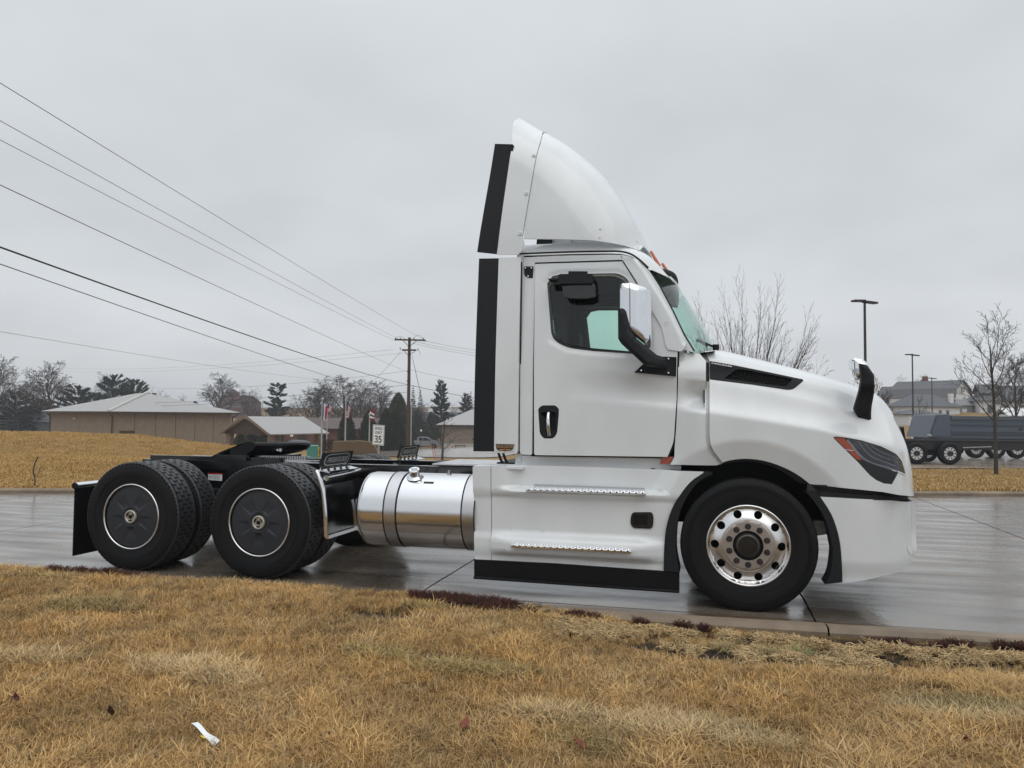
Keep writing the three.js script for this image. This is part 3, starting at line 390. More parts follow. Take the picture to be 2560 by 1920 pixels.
// chassis fairing with steps
{
  const zf = (x, y) => {
    const st = smooth(-1.98, -1.72, x) * smooth(-.56, -.72, x + (y - .9) * -.5);                                   // step recess, ramped at both ends
    const led1 = [-1.698,.872].flat()[1], led2 = .52;
    let z = -.035;
    if (y > .862) z -= .085 * st * smooth(.862, .882, y); 
    z += .030 * smooth(.862, .845, y) * smooth(.79, .845, y) * smooth(-2.3, -1.6, x) * smooth(-.62, -1.0, x) - 0;
    z -= .02 * smooth(.845, .79, y);
    const b = smooth(-2.12, -1.85, x) * smooth(-.60, -.85, x);
    z += (.015 + .055 * b) * smooth(.52, .445, y) * smooth(.30, .37, y);
    return z;
  };
  const arch = spl([[-.328,1.029],[-.414,.972],[-.496,.87],[-.562,.749],[-.602,.615],[-.62,.463],[-.627,.266]], 16);
  const main = [...[[-2.027,1.049],[-1.806,1.053],[-1.526,1.054],[-1.086,1.051],[-.678,1.046],[-.326,1.043]], ...arch, ...[[-.998,.279],[-1.477,.279],[-2.02,.277]]];
  part(truck, 'chassis_fairing', panel(main, zf, { e: .03, t: .03 }), mats.paint);
  part(truck, 'fairing_end_panel', panel([[-2.188,1.04,.01],[-2.033,1.049],[-2.025,.277],[-2.166,.275]], (x, y) => -.035 + (.015) * smooth(.52, .445, y) * smooth(.30, .37, y) - .02 * smooth(.845, .79, y), { e: .04, t: .03 }), mats.paint);
  part(truck, 'fairing_top', [bx(1.62, .02, .30, -1.39, 1.03, -.31), bx(.42, .02, .3, -1.97, 1.035, -.20)], mats.white);
  part(truck, 'fairing_skirt', [panel([[-2.173,.268],[-2.027,.271],[-1.48,.273],[-.628,.26],[-.509,.255],[-.509,.107],[-2.171,.122]], -.055, { t: .02 }), bar([[-2.171,.126].flat()[0], .125, -.045].flat(), [-.512, .112, -.045], .012, 6)], mats.black);
  for (const [nm, back, tr, zt] of [['upper', [[-1.677,.903],[-.782,.898],[-.78,.875],[-1.677,.873]], [[-1.721,.875],[-.761,.872],[-.761,.854],[-1.701,.855]], .02], ['lower', [[-1.785,.471],[-.885,.466],[-.885,.44],[-1.785,.445]], [[-1.831,.43],[-.871,.427],[-.873,.412],[-1.824,.415]], .07]]) {
    const s = grp(truck, 'step'); part(s, 'kick_plate', panel(back, nm === 'upper' ? -.098 : -.02, { t: .01 }), mats.chrome);
    const [a, b] = tr; const y0 = (a[1] + b[1]) / 2, L = b[0] - a[0], cx = (a[0] + b[0]) / 2, dep = .13; 
    const t = [rb(L, .022, dep, .006, cx, y0 - .012, zt - dep / 2)]; part(s, 'tread_plate', t, mats.chrome);
    const nub = []; for (let k = 0; k < 19; k++) for (let r = 0; r < 3; r++) nub.push(cyl(.016, .011, .008, 8, a[0] + L * (k + .5 + (r % 2) * .3) / 19.3, y0 + .001, zt - .02 - r * .036)); part(s, 'grip_studs', nub, mats.steel).userData.kind = 'stuff'; const sl = []; for (let k = 0; k < 19; k++) sl.push(bx(.014, .008, .004, a[0] + L * (k + .5) / 19, y0 - .006, zt + .001)); part(s, 'grip_slots', sl, mats.bolt).userData.kind = 'stuff';
  }
  const s = grp(truck, 'storage_latch'); const o = [[-.885,.668,.02],[-.872,.71,.03],[-.717,.717,.03],[-.706,.676,.02],[-.711,.608,.03],[-.726,.587,.03],[-.865,.586,.03],[-.887,.617,.02]];
  part(s, 'latch_frame', panel(o, -.046, { t: .02, holes: [[[-.863,.688,.015],[-.753,.697,.015],[-.755,.609,.015],[-.865,.611,.015]]] }), mats.gloss); part(s, 'latch_cup', panel([[-.863,.688,.015],[-.753,.697,.015],[-.755,.609,.015],[-.865,.611,.015]], -.051, {}), mats.black);
  // arch trims
  const inn = spl([[-.254,1.027],[-.36,.969],[-.453,.843],[-.509,.708],[-.531,.555],[-.533,.413],[-.505,.263]], 16);
  part(truck, 'arch_trim', panel([...[[-.277,1.041,.02],[-.317,1.041]], ...spl([[-.317,1.041],[-.378,.996],[-.471,.898],[-.546,.791],[-.597,.656],[-.621,.503],[-.629,.268]], 16), ...inn.reverse()], -.028, { t: .25 }), mats.blackMatt);
  const up = [...spl([[.45,.968],[.361,1.037],[.245,1.095],[.119,1.134],[-.009,1.146],[-.119,1.133],[-.183,1.113]], 16), ...spl([[-.167,1.101],[-.026,1.126],[.12,1.11],[.247,1.06],[.38,.969]], 14)];
  part(truck, 'arch_trim', panel(up, (x, y) => zHood(x, y + .01) - .01, { e: .06, t: .2 }), mats.blackMatt);
}
// bumper
{
  const sil = spl([...[[1.283,.815],[1.288,.76],[1.289,.665],[1.288,.551],[1.288,.437]], ...[[1.27,.386]], ...[[1.196,.354]], ...[[1.071,.321]]], 26);
  const out = [...[[.519,.877],[.709,.872],[.976,.865]], ...sil, ...[[.949,.302],[.831,.273],[.675,.244]], ...spl([[.664,.258],[.664,.34],[.655,.519],[.631,.644],[.589,.76],[.518,.878]], 14)];
  const ridge = [[.993,.857],[1.076,.564],[1.145,.505],[1.19,.458]];
  const zB = (x, y) => -.05 + roundOff(Math.max(.004, 1.258 - x), .50, .56) - .022 * smooth(1.06, 1.2, x) * smooth(.42, .6, y) - .025 * smooth(.42, .27, y);
  part(truck, 'bumper', [panel(out, zB, { e: .03, t: .03 }), mirror(panel(out, zB, { e: .06, t: .03 })), bridge(sil, zB, [.004, 0])], mats.paint);
  part(truck, 'corner_lamp', panel([[1.159,.507,.01],[1.204,.496,.02],[1.242,.461],[1.261,.413],[1.233,.412,.02],[1.19,.439],[1.164,.475]], (x, y) => zB(x, y) + .006, { e: .03 }), M({ color: [.85, .87, .88], roughness: .15, clearcoat: 1 }));
  const strip = (pts, dz) => panel(pts, (x, y) => -.06 + roundOff(Math.max(0, 1.21 + dz - x), .42, .5), { e: .05, t: .06 });
  part(truck, 'bumper_gap', strip([[.458,.962],[.694,.941],[.952,.921],[1.177,.901],[1.178,.89],[.491,.924]], -.01), mats.black);
  part(truck, 'bumper_strip', strip([[.489,.924],[.693,.909],[1.183,.883,.005],[1.188,.856,.005],[.528,.872]], .02), mats.blackMatt);
  part(truck, 'arch_trim', panel([...[[.413,.919],[.489,.919],[.52,.876]], ...spl([[.519,.877],[.591,.759],[.632,.643],[.656,.518],[.666,.338],[.666,.254]], 14), ...spl([[.545,.232],[.571,.277],[.592,.35],[.605,.469],[.6,.514],[.579,.621],[.546,.729],[.486,.827],[.413,.919]], 14)], -.045, { t: .2 }), mats.blackMatt);
  part(truck, 'wheel_liner', [bx(1.7, .7, .03, -.05, .98, -.62), bx(.28, .03, .5, .93, .5, -.45), bx(.03, .6, .5, .78, .78, -.45), bx(.03, .5, .5, -.72, .8, -.42), bx(1.2, .03, .42, 0, 1.135, -.42)], mats.black);
  part(truck, 'steering_arm', [bx(.14, .05, .2, .50, .94, -.16), bx(.05, .03, .1, .62, .83, -.2)], mats.bolt);
}

// wheels
const tyreProfile = [[.300, -.125], [.312, -.132], [.36, -.142], [.41, -.147], [.45, -.143], [.478, -.130], [.490, -.120], [.4955, -.108]];
function tyreGeo(R) { const s = R / .5; const p = tyreProfile.map(q => [q[0] * (q[0] > .4 ? s : 1), q[1]]); const pts = [...p, ...p.slice().reverse().map(q => [q[0], -q[1]])]; const rib = []; return new THREE.LatheGeometry(pts.map(q => new THREE.Vector2(q[0], q[1])), 72).rotateX(Math.PI / 2); }
const tyreG = tyreGeo(.5), steerG = tyreGeo(.508);
const ribG = merge([.385, .392, .399, .462, .468].flatMap(r => [-1, 1].map(s => new THREE.TorusGeometry(r, .0022, 5, 72).translate(0, 0, s * (r > .43 ? .1375 - (r - .462) * .9 : .1448)))));
const treadG = (() => { const L = []; const n = 40; for (let k = 0; k < n; k++) for (let c = 0; c < 4; c++) { const a = (k + (c % 2) * .5) / n * 2 * Math.PI, z = (c - 1.5) * .0475, w = .042, l = 2 * Math.PI * .501 / n - .008; const h = new THREE.Shape(); const e = .011; [[-w / 2, -l / 2 + e], [0, -l / 2], [w / 2, -l / 2 + e], [w / 2, l / 2 - e], [0, l / 2], [-w / 2, l / 2 - e]].forEach((p, i) => i ? h.lineTo(...p) : h.moveTo(...p)); const g = new THREE.ExtrudeGeometry(h, { depth: .010, bevelEnabled: false }).rotateY(Math.PI / 2).translate(.4945, 0, 0); g.translate(0, 0, z).rotateZ(a); L.push(g); } for (const s of [-1, 1]) L.push(new THREE.LatheGeometry([[.494, -.010], [.5035, -.008], [.503, .008], [.49, .013]].map(p => new THREE.Vector2(p[0], p[1] * s)), 72).rotateX(Math.PI / 2).translate(0, 0, s * .110)); return merge(L); })();
const lugG = (() => { const L = []; for (let k = 0; k < 80; k++) for (const s of [-1, 1]) L.push(bx(.016, .007, .012, .4875, 0, s * .1255).rotateZ(k / 80 * 2 * Math.PI)); return merge(L); })();
function driveWheel(x, zc, side, coverOn) {
  const w = grp(truck, 'wheel', x, .5, zc); w.rotation.y = side > 0 ? 0 : Math.PI;
  part(w, 'tyre', [tyreG, ribG], mats.tyre); part(w, 'tread', treadG, mats.tread).userData.kind = 'stuff'; part(w, 'shoulder_lugs', lugG, mats.tyre).userData.kind = 'stuff';
  if (!coverOn) { part(w, 'rim', cyl(.3, .3, .2, 36, 0, 0, -.02, 'z'), mats.black); return; }
  part(w, 'rim', [new THREE.TorusGeometry(.297, .009, 10, 64).translate(0, 0, .134), new THREE.LatheGeometry([[.292, .0], [.288, .12], [.297, .135]].map(p => new THREE.Vector2(...p)), 48).rotateX(Math.PI / 2)], mats.rimAlu);
  const circ = []; for (let k = 0; k < 56; k++) circ.push([.281 * Math.cos(k / 56 * 6.2832), .281 * Math.sin(k / 56 * 6.2832)]);
  const rib = (q, u) => Math.exp(-((q) ** 2)) * u;
  const zc_ = (X, Y) => { const r = Math.hypot(X, Y), a = Math.atan2(Y, X); let z = .118 + .022 * Math.cos(clamp(r / .281, 0, 1) * 1.4); z -= .008 * smooth(.085, .07, r) * 1; for (let k = 0; k < 5; k++) { let d = a - (Math.PI / 2 * 1 + Math.PI / 5 + k * 2 * Math.PI / 5 - Math.PI / 5 * 2 + .0); d = Math.atan2(Math.sin(d), Math.cos(d)); const side_ = r * Math.sin(d), along = r * Math.cos(d); if (along > 0) { const hw = .030 + (along - .1) * .28; z -= .010 * smooth(hw + .006, hw - .006, Math.abs(side_)) * smooth(.092, .108, along) * smooth(.235, .13, along); } } return z; };
  part(w, 'wheel_cover', panel(circ, zc_, { e: .012 }), mats.cover);
  part(w, 'hub_cap', [new THREE.TorusGeometry(.052, .010, 10, 36).translate(0, 0, .142), cyl(.062, .058, .012, 32, 0, 0, .134, 'z')], M({ color: [.5, .46, .40], metalness: .6, roughness: .45 }));
  const sl = []; for (let k = 0; k < 3; k++) { const a = k * 2.094 + Math.PI / 2 + 1.05; sl.push(new THREE.TorusGeometry(.037, .006, 6, 14, .8).rotateZ(a - .4).translate(0, 0, .147)); } sl.push(cyl(.018, .018, .02, 18, 0, 0, .138, 'z'));
  part(w, 'hub_slots', sl, mats.black);
  part(w, 'cover_notch', bx(.03, .008, .004, -.002, -.105, .136), mats.black);
}
for (const x of [-4.155, -5.49]) { driveWheel(x, -.145, 1, true); driveWheel(x, -.475, 1, false); driveWheel(x, -1.965, -1, false); driveWheel(x, -2.295, -1, true); }
function steerWheel(zc, side) {
  const w = grp(truck, 'wheel', 0, .495, zc); w.rotation.y = side > 0 ? 0 : Math.PI;
  part(w, 'tyre', [steerG, merge([.355, .362, .37, .43, .437, .444, .451, .458].map(r => new THREE.TorusGeometry(r, .002, 5, 72).translate(0, 0, r < .4 ? .141 : .1468 - (r - .43) * .15)))], mats.tyre);
  const out = [], holes = []; for (let k = 0; k < 72; k++) out.push([.296 * Math.cos(k / 72 * 6.2832), .296 * Math.sin(k / 72 * 6.2832)]);
  for (let k = 0; k < 10; k++) { const a = (k + .5) * .62832 + Math.PI / 2, h = []; for (let q = 0; q < 20; q++) h.push([.243 * Math.cos(a) + .031 * Math.cos(q * .31416), .243 * Math.sin(a) + .031 * Math.sin(q * .31416)]); holes.push(h); }
  const hub = []; for (let q = 0; q < 36; q++) hub.push([.112 * Math.cos(q * .17453), .112 * Math.sin(q * .17453)]);
  const ring = []; for (let q = 0; q < 48; q++) ring.push([.196 * Math.cos(q * .1309), .196 * Math.sin(q * .1309)]);
  const zr = (x, y) => { const r = Math.hypot(x, y); return r > .278 ? lerp(.098, .130, smooth(.278, .296, r)) : lerp(.127, .098, smooth(.19, .278, r)); };
  part(w, 'rim', [panel(out, zr, { e: .022, t: .02, holes: [...holes, ring] }), new THREE.TorusGeometry(.3, .010, 10, 72).translate(0, 0, .132)], mats.rimAlu);
  part(w, 'rim_face', panel(ring, (x, y) => .126 - .004 * smooth(.185, .196, Math.hypot(x, y)), { e: .04, t: .03, holes: [hub] }), mats.rimMount);
  part(w, 'rim_back', cyl(.285, .285, .02, 40, 0, 0, -.06, 'z'), mats.black);
  part(w, 'hub', [new THREE.LatheGeometry([[.112, .05], [.1, .06], [.088, .10], [.08, .125], [.074, .13]].map(p => new THREE.Vector2(...p)), 36).rotateX(Math.PI / 2)], M({ color: [.25, .24, .23], metalness: .7, roughness: .5 }));
  part(w, 'hub_cap', [cyl(.074, .07, .03, 32, 0, 0, .135, 'z'), cyl(.045, .04, .02, 24, 0, 0, .158, 'z')], mats.gloss);
  for (let k = 0; k < 10; k++) { const a = k * .62832 + Math.PI / 2; part(w, 'lug_nut', [cyl(.023, .023, .006, 14, .1435 * Math.cos(a), .1435 * Math.sin(a), .131, 'z'), cyl(.017, .016, .03, 6, .1435 * Math.cos(a), .1435 * Math.sin(a), .145, 'z')], mats.bolt); }
  part(w, 'valve_tag', panel([[-.028, -.262], [.028, -.262], [.016, -.285], [-.016, -.285]].map(p => p), (x, y) => zr(x, y) + .002, {}), mats.steel);
}
steerWheel(-.145, 1); steerWheel(-2.295, -1);

// frame, axles, fifth wheel, tank
for (const z of [-.79, -1.65]) { const n = z > -1 ? 1 : -1; part(truck, 'frame_rail', [bx(6.95, .27, .012, -2.55, .845, z), bx(6.95, .012, .085, -2.55, .976, z - n * .04), bx(6.95, .012, .085, -2.55, .714, z - n * .04)], mats.gloss); }
for (const x of [-5.98, -4.82, -3.4, -2.2, .8]) part(truck, 'crossmember', bx(.1, .2, .86, x, .84, -1.22), mats.black);
part(truck, 'rail_plate', [bx(1.5, .05, .04, -5.2, 1.0, -.83), panel([[-5.344,.969],[-5.294,.989],[-4.991,1],[-4.99,.964],[-5.344,.968]], -.8, { t: .08 }), bx(1.1, .09, .05, -5.0, .94, -.775)], mats.gloss);
for (const x of [-4.155, -5.49]) part(truck, 'axle', [cyl(.085, .085, 1.8, 14, x, .5, -1.22, 'z'), new THREE.SphereGeometry(.24, 20, 14).translate(x, .52, -1.22), cyl(.13, .13, .22, 16, x - .1, .72, -.62), cyl(.13, .13, .22, 16, x - .1, .72, -1.82)], mats.black);
part(truck, 'axle', [cyl(.06, .06, 2.0, 12, 0, .46, -1.22, 'z'), bx(1.1, .1, .1, .0, .62, -.72)], mats.black);
part(truck, 'engine_block', [bx(2.0, .62, .7, .05, .95, -1.22), bx(1.5, .5, .75, -1.45, .78, -1.22), bx(1.2, .5, .55, -1.5, .7, -.42)], mats.black);
part(truck, 'air_tank', [cyl(.12, .12, .7, 18, -3.35, .62, -1.1, 'z'), bx(.25, .4, .1, -3.3, .6, -.86), cyl(.1, .1, .5, 16, -2.9, .5, -1.2, 'x')], mats.black);
{
  const f = grp(truck, 'fifth_wheel');
  const prof = [...[[-5.227,1.013],[-5.218,1.022],[-5.094,1.081],[-4.994,1.116],[-4.878,1.133]], ...[[-4.774,1.158],[-4.519,1.178],[-4.417,1.182],[-4.367,1.166],[-4.36,1.145],[-4.399,1.096],[-4.491,1.062]], ...[[-4.637,1.035],[-4.992,1.025],[-4.994,1.107],[-5.218,1.006]]];
  const cg = new THREE.ExtrudeGeometry(toPath(prof, THREE.Shape), { depth: .84, steps: 14, bevelEnabled: false }).translate(0, 0, -1.64); { const P = cg.attributes.position; for (let i = 0; i < P.count; i++) { const k = smooth(-4.95, -4.4, P.getX(i)); P.setX(i, P.getX(i) - k * .34 * Math.pow(Math.abs(P.getZ(i) + 1.22) / .42, 2.2)); } cg.computeVertexNormals(); }
  part(f, 'coupling_plate', cg, M({ color: [.005, .005, .006], roughness: .38, specularIntensity: .6 }));
  part(f, 'pedestal', [panel([[-4.996,1.021],[-4.637,1.028],[-4.637,1.008],[-4.514,1.002],[-4.995,.988]], -.79, { t: .8 }), bx(.35, .06, .05, -4.95, 1.02, -.77)], mats.gloss);
  part(f, 'bolt', [bx(.02, .02, .02, -4.45, 1.105, -.795), bx(.02, .03, .02, -4.42, 1.105, -.795), bx(.05, .012, .02, -4.88, 1.02, -.76)], mats.chrome);
  const teeth = []; for (let k = 0; k < 21; k++) teeth.push(bx(.013, .045, .05, -4.74 + k * .027, 1.02, -.90)); part(truck, 'slide_rack', [bx(.72, .03, .06, -4.4, .99, -.90), ...teeth], mats.steel);
}
{
  const t = grp(truck, 'fuel_tank'); const yc = .625, zc = -.36, R = .326, x0 = -3.27, x1 = -2.1;
  part(t, 'tank_shell', new THREE.LatheGeometry([[0, 0], [.2, .004], [.29, .02], [.318, .05], [R, .085], [R, 1.055]].map(p => new THREE.Vector2(...p)), 64).rotateZ(-Math.PI / 2).translate(x0, yc, zc), mats.tank);
  const ring = (x, w, r, m, n) => part(t, n, new THREE.CylinderGeometry(r, r, w, 64, 1, true).rotateZ(Math.PI / 2).translate(x, yc, zc), m);
  for (const px_ of [[-2.926,.664].flat()[0], [-2.228,.689].flat()[0]]) { ring(px_, .10, R + .0045, mats.strap, 'strap'); ring(px_ - .056, .012, R + .006, mats.rubber, 'strap_liner'); ring(px_ + .056, .012, R + .006, mats.rubber, 'strap_liner'); }
  ring(x0 + .05, .006, R - .006, mats.steel, 'end_seam');
  const a = .62, cx = [-2.768,.921].flat()[0]; const put = g => g.scale(.86, .86, .86).rotateX(.42).translate(0, yc + Math.sin(Math.PI / 2 - .42) * R, zc + Math.cos(Math.PI / 2 - .42) * R).translate(cx, 0, 0);
  const c = part(t, 'filler_cap', [cyl(.052, .052, .055, 28, 0, .05, 0), cyl(.048, .052, .012, 28, 0, .083, 0), bx(.06, .02, .014, 0, .095, 0)].map(g => put(g)), mats.chrome);
  part(t, 'filler_neck', [put(cyl(.088, .06, .02, 30, 0, .012, 0))], mats.steel);
  part(t, 'vent_valve', [cyl(.014, .014, .035, 12, [-2.491,.97].flat()[0], yc + R + .012, zc + .03), cyl(.022, .022, .012, 6, [-2.491,.97].flat()[0], yc + R + .004, zc + .03)], mats.steel);
  part(t, 'stamp', new THREE.CylinderGeometry(R + .002, R + .002, .09, 8, 1, true, .88, .07).rotateX(0).rotateZ(Math.PI / 2).rotateX(0).translate([-2.619,.912].flat()[0], yc, zc), mats.bolt).visible = true;
  part(truck, 'tank_bracket', [bx(.08, .5, .3, -3.1, .68, -.66), bx(.08, .5, .3, -2.5, .68, -.66)], mats.black);
}
part(truck, 'deck_plate', [bx(.95, .012, .82, -2.35, 1.0, -1.22), bx(.5, .01, .3, -2.0, .995, -.6)], mats.steel);
part(truck, 'air_hose', [tube([[-2.119,1.131],[-2.095,1.067],[-2.061,1.016],[-2.034,.991]].map(p => [...p, -.6]), .012, 16, 6), tube([[-2.076,1.132],[-2.054,1.074],[-2.021,1.023],[-1.994,.992]].map(p => [...p, -.6]), .012, 16, 6)], mats.rubber);

// quarter fenders with spray flaps, rear mud flaps
const flapTex = canvasTex(512, 256, (c, w, h) => { c.fillStyle = '#0d0f12'; c.fillRect(0, 0, w, h); c.strokeStyle = '#a9acae'; c.lineWidth = 15; const x = 66, y = 34, W = 384, H = 184, r = 74; c.beginPath(); c.moveTo(x + r, y); c.lineTo(x + W - r, y); c.quadraticCurveTo(x + W, y, x + W, y + r); c.lineTo(x + W, y + H - r); c.quadraticCurveTo(x + W, y + H, x + W - r, y + H); c.lineTo(x + r, y + H); c.quadraticCurveTo(x, y + H, x, y + H - r); c.lineTo(x, y + r); c.quadraticCurveTo(x, y, x + r, y); c.stroke(); c.fillStyle = '#a9acae'; c.font = 'italic bold 120px sans-serif'; c.textBaseline = 'middle'; c.save(); const m = c.measureText('FREIGHTLINER').width; c.translate(x + 34, y + H / 2 + 5); c.scale(318 / m, 1.02); c.fillText('FREIGHTLINER', 0, 0); c.restore(); });
const flapPrint = M({ map: flapTex, roughness: .6 });
for (const s of [1, -1]) {
  const q = grp(truck, 'quarter_fender'), mz = g => s > 0 ? g : mirror(g);
  const arc = spl([[-3.624,.97],[-3.6,.926],[-3.56,.823],[-3.542,.714],[-3.528,.59],[-3.523,.495],[-3.518,.399]], 18).map(p => [p[0] - .0, p[1]]);
  const pos = [], id = []; const xs = arc.map(p => p); const rowsZ = [-.03, -.62];
  xs.forEach(([x, y], i) => { const bul = .02; for (const z of rowsZ) pos.push(x + .015, y, z); }); for (let i = 0; i < xs.length - 1; i++) id.push(i * 2, i * 2 + 1, i * 2 + 2, i * 2 + 1, i * 2 + 3, i * 2 + 2);
  const top = [[xs[0][0] + .015, xs[0][1]], [xs[0][0] - .03, xs[0][1] + .03], [xs[0][0] - .12, xs[0][1] + .05]];
  const g = new THREE.BufferGeometry(); g.setAttribute('position', new THREE.Float32BufferAttribute(pos, 3)); g.setIndex(id); g.computeVertexNormals();
  const uvs = new Float32Array(pos.length / 3 * 2); g.setAttribute('uv', new THREE.BufferAttribute(uvs, 2));
  part(q, 'fender_sheet', mz(g), M({ color: [.35, .36, .37], metalness: 1, roughness: .16 }));
  part(q, 'fender_edge', mz(tube(arc.map(p => [p[0] + .01, p[1], -.03]), .022, 40, 8)), mats.chrome);
  part(q, 'fender_lip', mz(merge([bx(.03, .03, .6, arc[18][0] + .02, arc[18][1], -.33), bx(.025, .3, .02, arc[18][0] + .02, arc[18][1] + .12, -.62)])), mats.chrome);
  part(q, 'mount_arm', mz(merge([bar([arc[1][0] + .09, .905, -.05], [arc[1][0] + .09, .93, -.85], .026, 12)])), mats.steel);
  part(q, 'mount_arm_lower', mz(bar([arc[1][0] + .06, .865, -.05], [arc[1][0] + .06, .88, -.85], .03, 10)), mats.black);
  const fx = -3.60; const bar_ = mz(bx(.02, .035, .58, fx + .012, .985, -.33)); part(q, 'flap_clamp', mz(merge([bx(.012, .03, .56, fx + .014, .99, -.33), bx(.10, .012, .58, fx + .06, .965, -.33, 0, 0, -.2)])), mats.chrome);
  for (let k = 0; k < 5; k++) part(q, 'bolt', mz(cyl(.011, .011, .012, 10, fx + .024, .992, -.08 - k * .12, 'x')), mats.bolt);
  const fp = [], fu = [], fi = []; for (let i = 0; i <= 8; i++) for (let j = 0; j <= 4; j++) { const u = i / 8, v = j / 4, z = -.03 - u * .62; fp.push(fx + .005 + v * .035 + .02 * Math.sin(u * 3.1) * v, .99 + v * .132, s > 0 ? z : -2.44 - z); fu.push(s > 0 ? u : 1 - u, v); } for (let i = 0; i < 8; i++) for (let j = 0; j < 4; j++) { const a = i * 5 + j; fi.push(a, a + 5, a + 1, a + 1, a + 5, a + 6); }
  const fg = new THREE.BufferGeometry(); fg.setAttribute('position', new THREE.Float32BufferAttribute(fp, 3)); fg.setAttribute('uv', new THREE.Float32BufferAttribute(fu, 2)); fg.setIndex(fi); fg.computeVertexNormals();
  part(q, 'spray_flap', fg, flapPrint);
  const mf = grp(truck, 'mud_flap'); part(mf, 'flap_sheet', mz(bx(.012, .64, .6, -6.145, .42, -.33)), mats.black);
  part(mf, 'hanger_bar', mz(merge([cyl(.032, .032, .62, 6, -6.135, .765, -.33, 'z')])), mats.chrome);
  part(mf, 'hanger_end', mz(cyl(.033, .033, .012, 6, -6.135, .765, -.018, 'z')), mats.black);
  part(mf, 'hanger_bracket', mz(bx(.2, .06, .05, -6.05, .73, -.6)), mats.black);
}
{ // warning sticker on the rail
  const t = canvasTex(256, 140, (c, w, h) => { c.fillStyle = '#dfe3e4'; c.fillRect(0, 0, w, h); c.fillStyle = '#b5342a'; c.fillRect(0, 0, w, 28); c.fillStyle = '#6d767a'; for (let k = 0; k < 5; k++) c.fillRect(86, 48 + k * 16, 150 - (k % 2) * 26, 6); c.strokeStyle = '#59626a'; c.lineWidth = 5; c.strokeRect(22, 62, 40, 40); c.fillRect(39, 68, 6, 28); });
  const q = [[-5.232,.858],[-5.067,.859],[-5.068,.781],[-5.231,.787]]; const g = new THREE.BufferGeometry(); g.setAttribute('position', new THREE.Float32BufferAttribute([...q[3], -.781, ...q[2], -.781, ...q[1], -.781, ...q[0], -.781], 3)); g.setAttribute('uv', new THREE.Float32BufferAttribute([0, 0, 1, 0, 1, 1, 0, 1], 2)); g.setIndex([0, 1, 2, 0, 2, 3]); g.computeVertexNormals();
  part(truck, 'warning_sticker', g, M({ map: t, roughness: .5 }));
}

// ---------- far ground ----------
const away = [farDir[1], -farDir[0]].map((v, i) => i ? -Math.abs(v) : -Math.abs(v));
const ctl = [[-31.521,.666,-17.055],[-26.982,.672,-18.193],[-24.712,.675,-18.763],[-23.917,.577,-21.03],[-21.98,.443,-21.522],[-21.326,.217,-22.728],[-20.578,0,-22.925],[-18.095,.226,-10.123],[-15.068,.231,-10.882],[-13.051,.164,-11.391],
  [-18.427,-.95,-22.369],[-14.973,-1.05,-20.139],[-12.194,-1.1,-20.836],[-9.577,-1.1,-22.524],[-11.635,-.3,-11.689],[-10.021,-.45,-12.094],[-7.139,-.45,-11.785],[-62.723,-1.6,-40.152],[-43.911,-.9,-36.615],[-43.09,-1.6,-43.012],[-36.696,-2.2,-46.68],[-32.459,-2.3,-47.743],[-26.121,-2.2,-47.268],[-18.564,-1.35,-28.525],[-18.854,-1.45,-32.58],[-16.498,-1.4,-31.107],[-20.141,-2.1,-50.832],[-15.813,-2,-51.918],[-59.314,-2.4,-61.645],[-51.854,-2.5,-68.676],[-45.852,-2.8,-70.181],[-32.928,-2.55,-63.103],[-23.471,-2.6,-65.476],[-48.148,-3.6,-95.403],[-40.39,-3.9,-107.668],[-33.894,-4.2,-119.616],[-52.209,-4.2,-120.182],[-106.973,-1.6,-90.968],[-152.996,-1.2,-100.063],[-103.564,-1.6,-112.461],[-109.457,-1.6,-152.26],[-87.666,-2.5,-157.725],[-67.107,-3,-183.52],[-146.857,.2,-215.113],[-236.695,.5,-244.176],[-134.856,1.5,-321.314],[-444.723,4,-398.382],[-291.486,6,-540.007],[-170.427,8,-570.37],
  [-3.968,-.25,-13.612],[-7.62,-.7,-33.334],[-14.926,-1.4,-72.778],[-1.098,-.3,-19.491],[1.459,-.6,-35.611],[1.215,-.8,-76.827],[2.583,.08,-12.159],[4.287,-.42,-22.906],[5.821,-.62,-32.578],[9.912,-.6,-58.37],[4.726,.08,-12.697],[7.692,-.45,-23.76],[8.878,-.53,-28.185],[10.361,-.63,-33.716],[14.513,-.6,-49.205],[22.52,-.58,-79.074],[11.519,-.45,-25.752],[14.901,-.63,-34.855],[32.23,-.58,-81.51],[16.905,-.5,-29.166],[23.563,.2,-90.687],[26.005,.72,-100.587],[39.838,.6,-101.992],[34.959,2.9,-136.885],[54.631,2.6,-141.819],[58.996,5.5,-215.148],[17.687,1.5,-153.192],[35.688,6,-312.493],[160.574,14,-550.198],[-15.971,9,-505.918],[43.203,-.4,-66.72],[108.481,3,-175.964],[-20.144,-1.5,-143.703]];
function groundY(x, z) {
  const dx = x - farA[0], dz = z - farA[1], d = dx * away[0] + dz * away[1];
  let w = 0, s = 0; for (const c of ctl) { const q = (x - c[0]) ** 2 + (z - c[2]) ** 2, r = 1 / Math.pow(q / (1 + .0003 * ((c[0]) ** 2 + c[2] ** 2)) + .6, 1.75); w += r; s += r * c[1]; }
  return lerp(.06, s / w, smooth(0, 4.5, d)) ;
}
const lawnN = tile((x, y) => fbm(x, y, 2.9, 5), 14), lawnF = tile((x, y) => fbm(x, y, 6.2, 3), 90);
const lawnTex = dataTex(768, 768, (u, v) => { const a = lawnN(u, v), f = lawnF(u, v), g = clamp(.5 + .55 * a + .9 * f, 0, 1); return [lerp(.49, .65, g), lerp(.385, .505, g), lerp(.21, .285, g)]; });
const lawnBump = dataTex(512, 512, (u, v) => .5 + .5 * lawnF(u, v), false); lawnTex.repeat.set(.11, .11); lawnBump.repeat.set(.11, .11);
